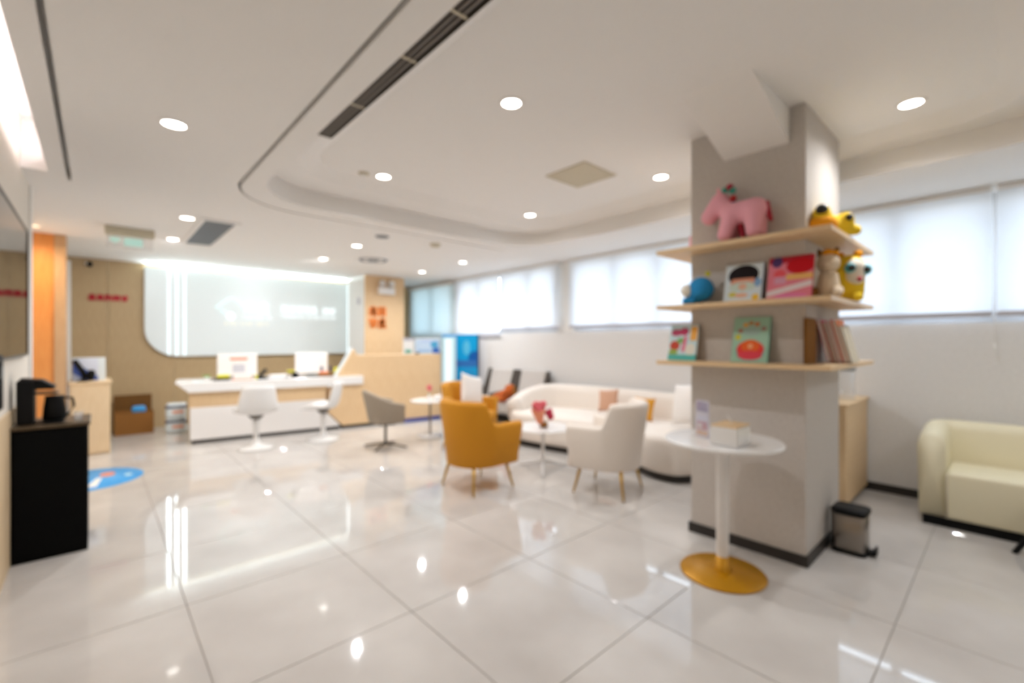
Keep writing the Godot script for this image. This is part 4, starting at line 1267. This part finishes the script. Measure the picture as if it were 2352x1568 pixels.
# ---------------------------------------------------------------- lounge
func armchair(label: String, mt: String, at: Vector3, turn: float, group: String) -> Node3D:
	var t := thing("armchair", label, "armchair", at, turn, group)
	var path := []
	var hs := []
	for k in 5:
		path.append(Vector2(-0.27, lerpf(0.25, 0.02, k / 4.0)))
		hs.append(0.605)
	for k in 31:
		var a := 180.0 + 180.0 * k / 30.0
		path.append(Vector2(cos(deg_to_rad(a)) * 0.27, sin(deg_to_rad(a)) * 0.28))
		var e := minf(a - 180.0, 360.0 - a)
		hs.append(lerpf(0.605, 0.79 , smoothstep(10.0, 26.0, e)) + 0.012 * sin(deg_to_rad(a - 180.0)))
	for k in 5:
		path.append(Vector2(0.27, lerpf(0.02, 0.25, k / 4.0)))
		hs.append(0.605)
	part(t, "backrest", shell(path, hs, 0.225, 0.085, 0.065), mt)
	part(t, "seat_base", pad([Vector2(-0.255, 0.27), Vector2(-0.255, 0.0)] + arc(Vector2(0, -0.01), 0.255, 180, 360, 14) + [Vector2(0.255, 0.0), Vector2(0.255, 0.27)], 0.215, 0.34, 0.03), mt)
	part(t, "seat_cushion", pad(rrect(-0.2, -0.19, 0.2, 0.32, 0.07), 0.33, 0.455, 0.05), mt)
	for sx in [-1, 1]:
		for sz in [-1, 1]:
			part(t, "leg", tube([Vector3(sx * 0.18, 0.235, sz * 0.18), Vector3(sx * 0.235, 0.0, sz * 0.225)], 0.017, 0.009, 12), "brass")
	return t

func smooth_loop(p: Array, n := 6, closed := true) -> Array: # Catmull-Rom through Vector2 points
	var o := []
	var c := p.size()
	for i in (c if closed else c - 1):
		for k in n:
			var a: Vector2 = p[(i - 1 + c) % c] if closed or i > 0 else p[0]
			var d: Vector2 = p[(i + 2) % c] if closed or i + 2 < c else p[c - 1]
			o.append(p[i].cubic_interpolate(p[(i + 1) % c], a, d, k / float(n)))
	if not closed: o.append(p[c - 1])
	return o

func cushion(label: String, mt: String, size: float, at: Vector3, rot: Vector3, group := "") -> void:
	solo("cushion", label, "cushion", pillow(size, size, size * 0.32), mt, at, rot, group)

func build_lounge() -> void:
	armchair("mustard armchair with brass legs, its back to us in the middle of the room", "mustard", Vector3(2.56, 0, -3.27), 90, "tub armchairs round the small table")
	armchair("ivory armchair with brass legs beside the shelved column", "ivory_fabric", Vector3(3.345, 0, -2.4), 194, "tub armchairs round the small table")
	armchair("mustard armchair further back holding a white cushion", "mustard", Vector3(3.42, 0, -4.55), 22, "tub armchairs round the small table")
	cushion("white square cushion propped in the further mustard armchair", "cushion_white", 0.4, Vector3(3.45, 0.7, -4.52), Vector3(-12, 14, -14))

	# small white table with a bouquet
	var t := thing("coffee_table", "low round white table on a three-foot stem between the armchairs", "table", Vector3(3.4, 0, -3.25))
	part(t, "tabletop", pad(ellipse(0, 0, 0.3, 0.3, 48), 0.415, 0.432, 0.006), "gloss_white")
	part(t, "stem", lathe([[0.05, 0.415], [0.03, 0.40], [0.018, 0.37], [0.017, 0.1], [0.022, 0.05], [0.0005, 0.048]], 20), "gloss_white")
	for k in 3:
		var a := deg_to_rad(120.0 * k + 137.0)
		var d := Vector3(cos(a), 0, sin(a))
		part(t, "foot", loft(tube_rings([d * 0.01 + Vector3(0, 0.075, 0), d * 0.12 + Vector3(0, 0.05, 0), d * 0.25 + Vector3(0, 0.014, 0), d * 0.29 + Vector3(0, 0.012, 0)], [0.017, 0.016, 0.012, 0.008], 10)), "gloss_white")
	t = thing("bouquet", "pink bouquet in a paper wrap on the low white table", "bouquet", Vector3(3.38, 0.433, -3.22))
	part(t, "pot", lathe([[0.0005, 0.0], [0.038, 0.0], [0.045, 0.05], [0.04, 0.052], [0.0005, 0.045]], 20), "carton")
	part(t, "paper_wrap", lathe([[0.03, 0.045], [0.05, 0.12], [0.075, 0.19], [0.07, 0.19], [0.046, 0.12], [0.026, 0.045]], 18), "salmon", Vector3(-0.03, 0, -0.01), Vector3(0, 0, 12))
	for q in [[-0.08, 0.225, -0.03, 0.045, "rose_paper"], [-0.04, 0.235, 0.02, 0.04, "rose_paper"], [-0.09, 0.19, 0.02, 0.035, "rose_paper"], [0.02, 0.15, 0.05, 0.04, "rose_dark"], [0.035, 0.11, 0.06, 0.035, "rose_dark"], [0.05, 0.165, 0.03, 0.025, "rose_dark"]]:
		part(t, "blossom", blob([ball(Vector3(q[0], q[1], q[2]), q[3]), ball(Vector3(q[0] + 0.02, q[1] + 0.01, q[2]), q[3] * 0.7)], 0.009, 0.015), q[4])

	# curved ivory sofa
	var o := Vector2(4.4, -3.1)
	t = thing("curved_sofa", "long curved ivory sofa along the window wall behind the small table", "sofa", Vector3(o.x, 0, o.y))
	var out := [Vector2(3.93, -4.28), Vector2(3.93, -3.95), Vector2(4.0, -3.5), Vector2(4.06, -3.05), Vector2(4.0, -2.62), Vector2(3.89, -2.32), Vector2(3.9, -2.08), Vector2(4.05, -1.95), Vector2(4.35, -1.82), Vector2(4.7, -1.84), Vector2(4.9, -2.1), Vector2(4.96, -2.6), Vector2(4.97, -3.3), Vector2(4.93, -3.9), Vector2(4.72, -4.36), Vector2(4.35, -4.5), Vector2(4.05, -4.45)]
	for i in out.size(): out[i] -= o
	var loop := smooth_loop(out, 6)
	part(t, "plinth", pad(inset(loop, 0.05), 0.0, 0.07, 0.004, 1), "black_trim")
	part(t, "seat_body", pad(loop, 0.065, 0.42, 0.07, 5), "ivory_fabric")
	var bp := [Vector2(3.97, -4.42), Vector2(4.2, -4.52), Vector2(4.5, -4.5), Vector2(4.78, -4.34), Vector2(4.93, -3.95), Vector2(4.98, -3.4), Vector2(4.98, -2.7), Vector2(4.93, -2.15), Vector2(4.75, -1.85), Vector2(4.5, -1.78)]
	for i in bp.size(): bp[i] -= o
	var bl := smooth_loop(bp, 6, false)
	var hs := []
	for i in bl.size():
		var v := i / float(bl.size() - 1)
		hs.append(lerpf(0.58, 0.72, smoothstep(0.0, 0.3, v)) - 0.08 * smoothstep(0.8, 1.0, v))
	part(t, "backrest", shell(bl, hs, 0.3, 0.2, 0.02), "ivory_fabric")
	cushion("large white cushion at the column end of the curved sofa", "cushion_white", 0.42, Vector3(4.32, 0.69, -2.14), Vector3(-14, -110, 8), "cushions on the curved sofa")
	cushion("mustard cushion half hidden behind the ivory armchair on the curved sofa", "cushion_mustard", 0.26, Vector3(4.56, 0.55, -2.79), Vector3(-18, -90, 0), "cushions on the curved sofa")
	cushion("dusty rose cushion on the curved sofa beside the ivory armchair's back", "cushion_rose", 0.27, Vector3(4.56, 0.6, -3.27), Vector3(-18, -86, 8), "cushions on the curved sofa")

	# grey swivel tub chair
	t = thing("swivel_chair", "taupe tub chair on a four-star steel base before the desk", "chair", Vector3(2.66, 0, -5.25), 78)
	var path := []
	var hh := []
	for k in 5:
		path.append(Vector2(-0.27, lerpf(0.2, 0.02, k / 4.0)))
		hh.append(lerpf(0.55, 0.585, k / 4.0))
	for k in 25:
		var a := 180.0 + 180.0 * k / 24.0
		path.append(Vector2(cos(deg_to_rad(a)) * 0.27, sin(deg_to_rad(a)) * 0.25))
		hh.append(0.585 + 0.135 * sin(deg_to_rad(a - 180.0)))
	for k in 5:
		path.append(Vector2(0.27, lerpf(0.02, 0.2, k / 4.0)))
		hh.append(lerpf(0.585, 0.55, k / 4.0))
	for i in path.size(): path[i] *= 0.82
	part(t, "backrest", shell(path, hh, 0.315, 0.05, 0.075), "taupe_fabric")
	part(t, "seat", pad(rrect(-0.2, -0.19, 0.2, 0.22, 0.12), 0.305, 0.43, 0.04), "taupe_fabric")
	part(t, "mount", boxes([[-0.1, 0.285, -0.1, 0.1, 0.308, 0.1]], 0.004), "black")
	part(t, "post", tube([Vector3(0, 0.03, 0), Vector3(0, 0.29, 0)], 0.017), "dark_steel")
	for k in 4:
		var a := TAU * k / 4.0 + 0.7
		var d := Vector3(cos(a), 0, sin(a))
		part(t, "star_foot", tube([Vector3(0, 0.04, 0), d * 0.14 + Vector3(0, 0.03, 0), d * 0.28 + Vector3(0, 0.01, 0)], 0.014, 0.009), "dark_steel")

	# small side table behind
	t = thing("side_table", "small round white side table between the taupe chair and the further mustard armchair", "table", Vector3(3.42, 0, -5.43))
	part(t, "tabletop", pad(ellipse(0, 0, 0.27, 0.27, 40), 0.485, 0.502, 0.006), "gloss_white")
	part(t, "stem", tube([Vector3(0, 0.02, 0), Vector3(0, 0.486, 0)], 0.016), "steel")
	part(t, "base", lathe([[0.0005, 0.0], [0.17, 0.0], [0.175, 0.008], [0.05, 0.02], [0.0005, 0.022]], 32), "gloss_white")
	solo("white_tissue_pack", "small white tissue pack on the further side table", "tissue pack", box(Vector3(0.12, 0.06, 0.08), 0.012, Vector3(0, 0.03, 0)), "paper", Vector3(3.5, 0.503, -5.36), Vector3(0, 20, 0))
	t = thing("red_flower_stem", "single coral flower in a small white vase on the further side table", "flower", Vector3(3.4, 0.503, -5.42))
	part(t, "vase", lathe([[0.0005, 0.0], [0.022, 0.0], [0.028, 0.03], [0.014, 0.07], [0.016, 0.08], [0.0005, 0.078]], 18), "gloss_white")
	part(t, "stem", tube([Vector3(0, 0.07, 0), Vector3(0.0, 0.14, 0)], 0.004), "leaf_green")
	part(t, "blossom", blob([ball(Vector3(0, 0.17, 0), 0.038), ball(Vector3(0.01, 0.13, 0), 0.022)], 0.008, 0.015), "rose_paper")

	# pale grey chairs by the wall
	for i in 2:
		t = thing("lounge_chair", ["pale grey lounge chair next to the blue banner", "pale grey lounge chair at the end of the curved sofa, under a rust toy"][i], "chair", Vector3(4.68, 0, -5.68 + 0.72 * i), -90, "pale grey lounge chairs by the windows")
		part(t, "seat", pad(rrect(-0.27, -0.16, 0.27, 0.32, 0.06), 0.26, 0.42, 0.04), "pale_grey_fabric")
		part(t, "backrest", box(Vector3(0.56, 0.56, 0.09), 0.03, Vector3(0, 0.28, 0)), "pale_grey_fabric", Vector3(0, 0.32, -0.2), Vector3(-14, 0, 0))
		for s in [-1, 1]:
			part(t, "side_panel", slab([Vector2(-0.3, 0.3), Vector2(0.3, 0.3), Vector2(0.24, 0.52), Vector2(-0.16, 0.56), Vector2(-0.27, 0.86), Vector2(-0.33, 0.86)], -0.02, 0.02, 0.006), "dark_fabric", Vector3(s * 0.315, 0, 0), Vector3(0, -90, 0))
		for sx in [-1, 1]:
			for sz in [-0.25, 0.25]: part(t, "leg", tube([Vector3(sx * 0.25, 0.28, sz), Vector3(sx * 0.27, 0, sz * 1.1)], 0.018, 0.011), "black")
	t = thing("rust_dog_toy", "rust orange plush animal slumped on the pale grey lounge chair", "plush toy", Vector3(4.42, 0.428, -4.965))
	t.scale = Vector3.ONE * 0.88
	part(t, "body", blob([[Vector3(0, 0.07, -0.22), Vector3(0, 0.12, -0.02), 0.065, 0.085], [Vector3(0.0, 0.05, -0.24), Vector3(-0.08, 0.04, -0.27), 0.045, 0.04], [Vector3(-0.04, 0.05, 0.0), Vector3(-0.1, 0.04, -0.05), 0.045, 0.04]], 0.012, 0.04), "rust_plush")
	var hd := part(t, "head", blob([ball(Vector3(0, 0.2, 0.1), 0.1), ball(Vector3(-0.07, 0.17, 0.11), 0.055)], 0.012, 0.03), "rust_plush")
	for s in [-1, 1]: part(hd, "ear", blob([[Vector3(0.01, 0.25, 0.1 + s * 0.09), Vector3(-0.01, 0.16, 0.1 + s * 0.115), 0.03, 0.035]], 0.009, 0.01), "brown_plush")

# ---------------------------------------------------------------- right side
func build_right_side() -> void:
	var t := thing("pedestal_table", "round white table on a white stem with a gold disc foot before the column", "table", Vector3(2.62, 0, -1.1))
	part(t, "tabletop", pad(ellipse(0, 0, 0.31, 0.31, 64), 0.738, 0.757, 0.008), "gloss_white")
	part(t, "stem", lathe([[0.06, 0.738], [0.034, 0.72], [0.033, 0.1], [0.033, 0.015], [0.0005, 0.015]], 28), "satin_white")
	part(t, "collar", lathe([[0.05, 0.02], [0.037, 0.03], [0.035, 0.1], [0.0335, 0.1], [0.0335, 0.02]], 28), "gold")
	part(t, "base", lathe([[0.0005, 0.0], [0.222, 0.0], [0.226, 0.006], [0.22, 0.013], [0.05, 0.02], [0.0005, 0.021]], 56), "gold")
	t = thing("tissue_box", "white tissue box with a light wood rim on the pedestal table", "tissue box", Vector3(2.53, 0.758, -1.02))
	part(t, "box_body", boxes([[-0.09, 0.0, -0.07, 0.09, 0.098, 0.07]], 0.006), "gloss_white")
	part(t, "wood_lid", boxes([[-0.088, 0.098, -0.068, 0.088, 0.108, 0.068]], 0.003), "light_wood")
	part(t, "tissue", leaf(0.05, 0.03), "paper", Vector3(0.01, 0.104, 0), Vector3(-10, 30, 0))
	var im := canvas(64, 128, c8(222, 214, 228))
	bar(im, 4, 4, 56, 16, c8(124, 100, 162))
	bar(im, 4, 22, 56, 18, c8(104, 82, 146))
	for k in 3: bar(im, 8, 10 + 10 * k, 44, 2, c8(176, 160, 200))
	bar(im, 6, 74, 52, 30, c8(196, 110, 118))
	dot(im, 20, 90, 12, 10, c8(232, 214, 210))
	bar(im, 4, 108, 56, 16, c8(226, 170, 116))
	printed("menu_card", im)
	t = thing("menu_stand", "clear stand holding a purple-headed card beside the tissue box", "card stand", Vector3(2.585, 0.758, -1.2), -108)
	part(t, "foot", boxes([[-0.05, 0.0, -0.03, 0.05, 0.004, 0.03]], 0.001), "acrylic")
	part(t, "card", boxes([[-0.048, 0.004, -0.002, 0.048, 0.212, 0.0]], 0.0), "lilac")
	part(t, "print", print_quad(0.094, 0.205), "menu_card", Vector3(0, 0.108, 0.0012))
	part(t, "cover_sheet", boxes([[-0.05, 0.004, 0.003, 0.05, 0.214, 0.0045]], 0.0), "acrylic")

	t = thing("pedal_bin", "small steel pedal bin with a black lid and foot beside the column", "bin", Vector3(3.5, 0, -0.675))
	part(t, "body", pad(rrect(-0.085, -0.085, 0.085, 0.085, 0.035), 0.018, 0.235, 0.003, 1), "steel")
	part(t, "base", pad(rrect(-0.09, -0.09, 0.09, 0.09, 0.04), 0.0, 0.022, 0.005), "black")
	part(t, "lid", pad(rrect(-0.094, -0.094, 0.094, 0.094, 0.04), 0.235, 0.275, 0.018), "black")
	part(t, "side_spine", boxes([[-0.04, 0.02, -0.096, 0.04, 0.24, -0.085]], 0.004), "black")
	part(t, "pedal", boxes([[-0.04, 0.012, 0.085, 0.03, 0.032, 0.13], [-0.04, 0.012, 0.12, 0.03, 0.06, 0.132]], 0.004), "black")

	t = thing("low_wood_cabinet", "light wood cabinet against the window wall behind the column", "cabinet", Vector3(4.66, 0, -1.2))
	part(t, "body", boxes([[-0.4, 0.04, -0.3, 0.39, 0.8, 0.345]], 0.004), "light_wood")
	part(t, "top", boxes([[-0.41, 0.8, -0.31, 0.39, 0.825, 0.36]], 0.004), "light_wood")
	part(t, "plinth", boxes([[-0.38, 0.0, -0.28, 0.38, 0.04, 0.29]], 0.003), "black_trim")
	t = thing("glass_dispenser", "clear beverage dispenser with a grey lid on the low wood cabinet", "dispenser", Vector3(4.7, 0.826, -0.955))
	part(t, "tank", lathe([[0.0005, 0.03], [0.075, 0.03], [0.08, 0.05], [0.08, 0.24], [0.076, 0.24], [0.076, 0.05], [0.0005, 0.04]], 28), "acrylic")
	part(t, "foot_ring", lathe([[0.06, 0.0], [0.08, 0.0], [0.075, 0.03], [0.06, 0.03]], 28), "acrylic")
	part(t, "lid", lathe([[0.0005, 0.24], [0.084, 0.24], [0.084, 0.262], [0.03, 0.272], [0.02, 0.3], [0.0005, 0.302]], 28), "grey_plastic")
	part(t, "tap", tube([Vector3(-0.078, 0.06, 0), Vector3(-0.11, 0.06, 0), Vector3(-0.115, 0.035, 0)], 0.008), "gloss_white")

	# cream leather sofa
	var o := Vector2(4.7, 0.4)
	t = thing("cream_sofa", "cream leather tub sofa on a black plinth against the window wall", "sofa", Vector3(o.x, 0, o.y))
	var bp := [Vector2(4.43, -0.45), Vector2(4.6, -0.455), Vector2(4.82, -0.45)] + arc(Vector2(4.86, -0.3), 0.15, -90, 0, 6) + [Vector2(5.01, 0.0), Vector2(5.01, 0.9)] + arc(Vector2(4.86, 1.1), 0.15, 0, 90, 6) + [Vector2(4.6, 1.255), Vector2(4.43, 1.25)]
	var hs := []
	for p in bp: hs.append(lerpf(0.635, 0.70, smoothstep(4.4, 4.85, p.x)))
	for i in bp.size(): bp[i] -= o
	part(t, "backrest", shell(bp, hs, 0.065, 0.15, 0.01), "cream_leather")
	part(t, "seat", pad(rrect(4.4 - o.x, -0.31 - o.y, 4.87 - o.x, 1.11 - o.y, 0.03), 0.065, 0.395, 0.03), "cream_leather")
	part(t, "piping", tube([Vector3(4.405 - o.x, 0.07, -0.3 - o.y), Vector3(4.405 - o.x, 0.37, -0.3 - o.y)], 0.006), "access_beige")
	part(t, "plinth", boxes([[4.42 - o.x, 0.0, -0.43 - o.y, 4.98 - o.x, 0.066, 1.23 - o.y]], 0.003), "black")
	t = thing("black_stool", "black metal stool with splayed legs in front of the cream sofa", "stool", Vector3(4.1, 0, 0.3))
	part(t, "seat", pad(ellipse(0, 0, 0.17, 0.17, 32), 0.42, 0.45, 0.01), "black")
	for k in 4:
		var a := TAU * k / 4.0 - 1.222
		var d := Vector3(cos(a), 0, sin(a))
		part(t, "leg", tube([d * 0.09 + Vector3(0, 0.425, 0), d * 0.3], 0.015), "black")
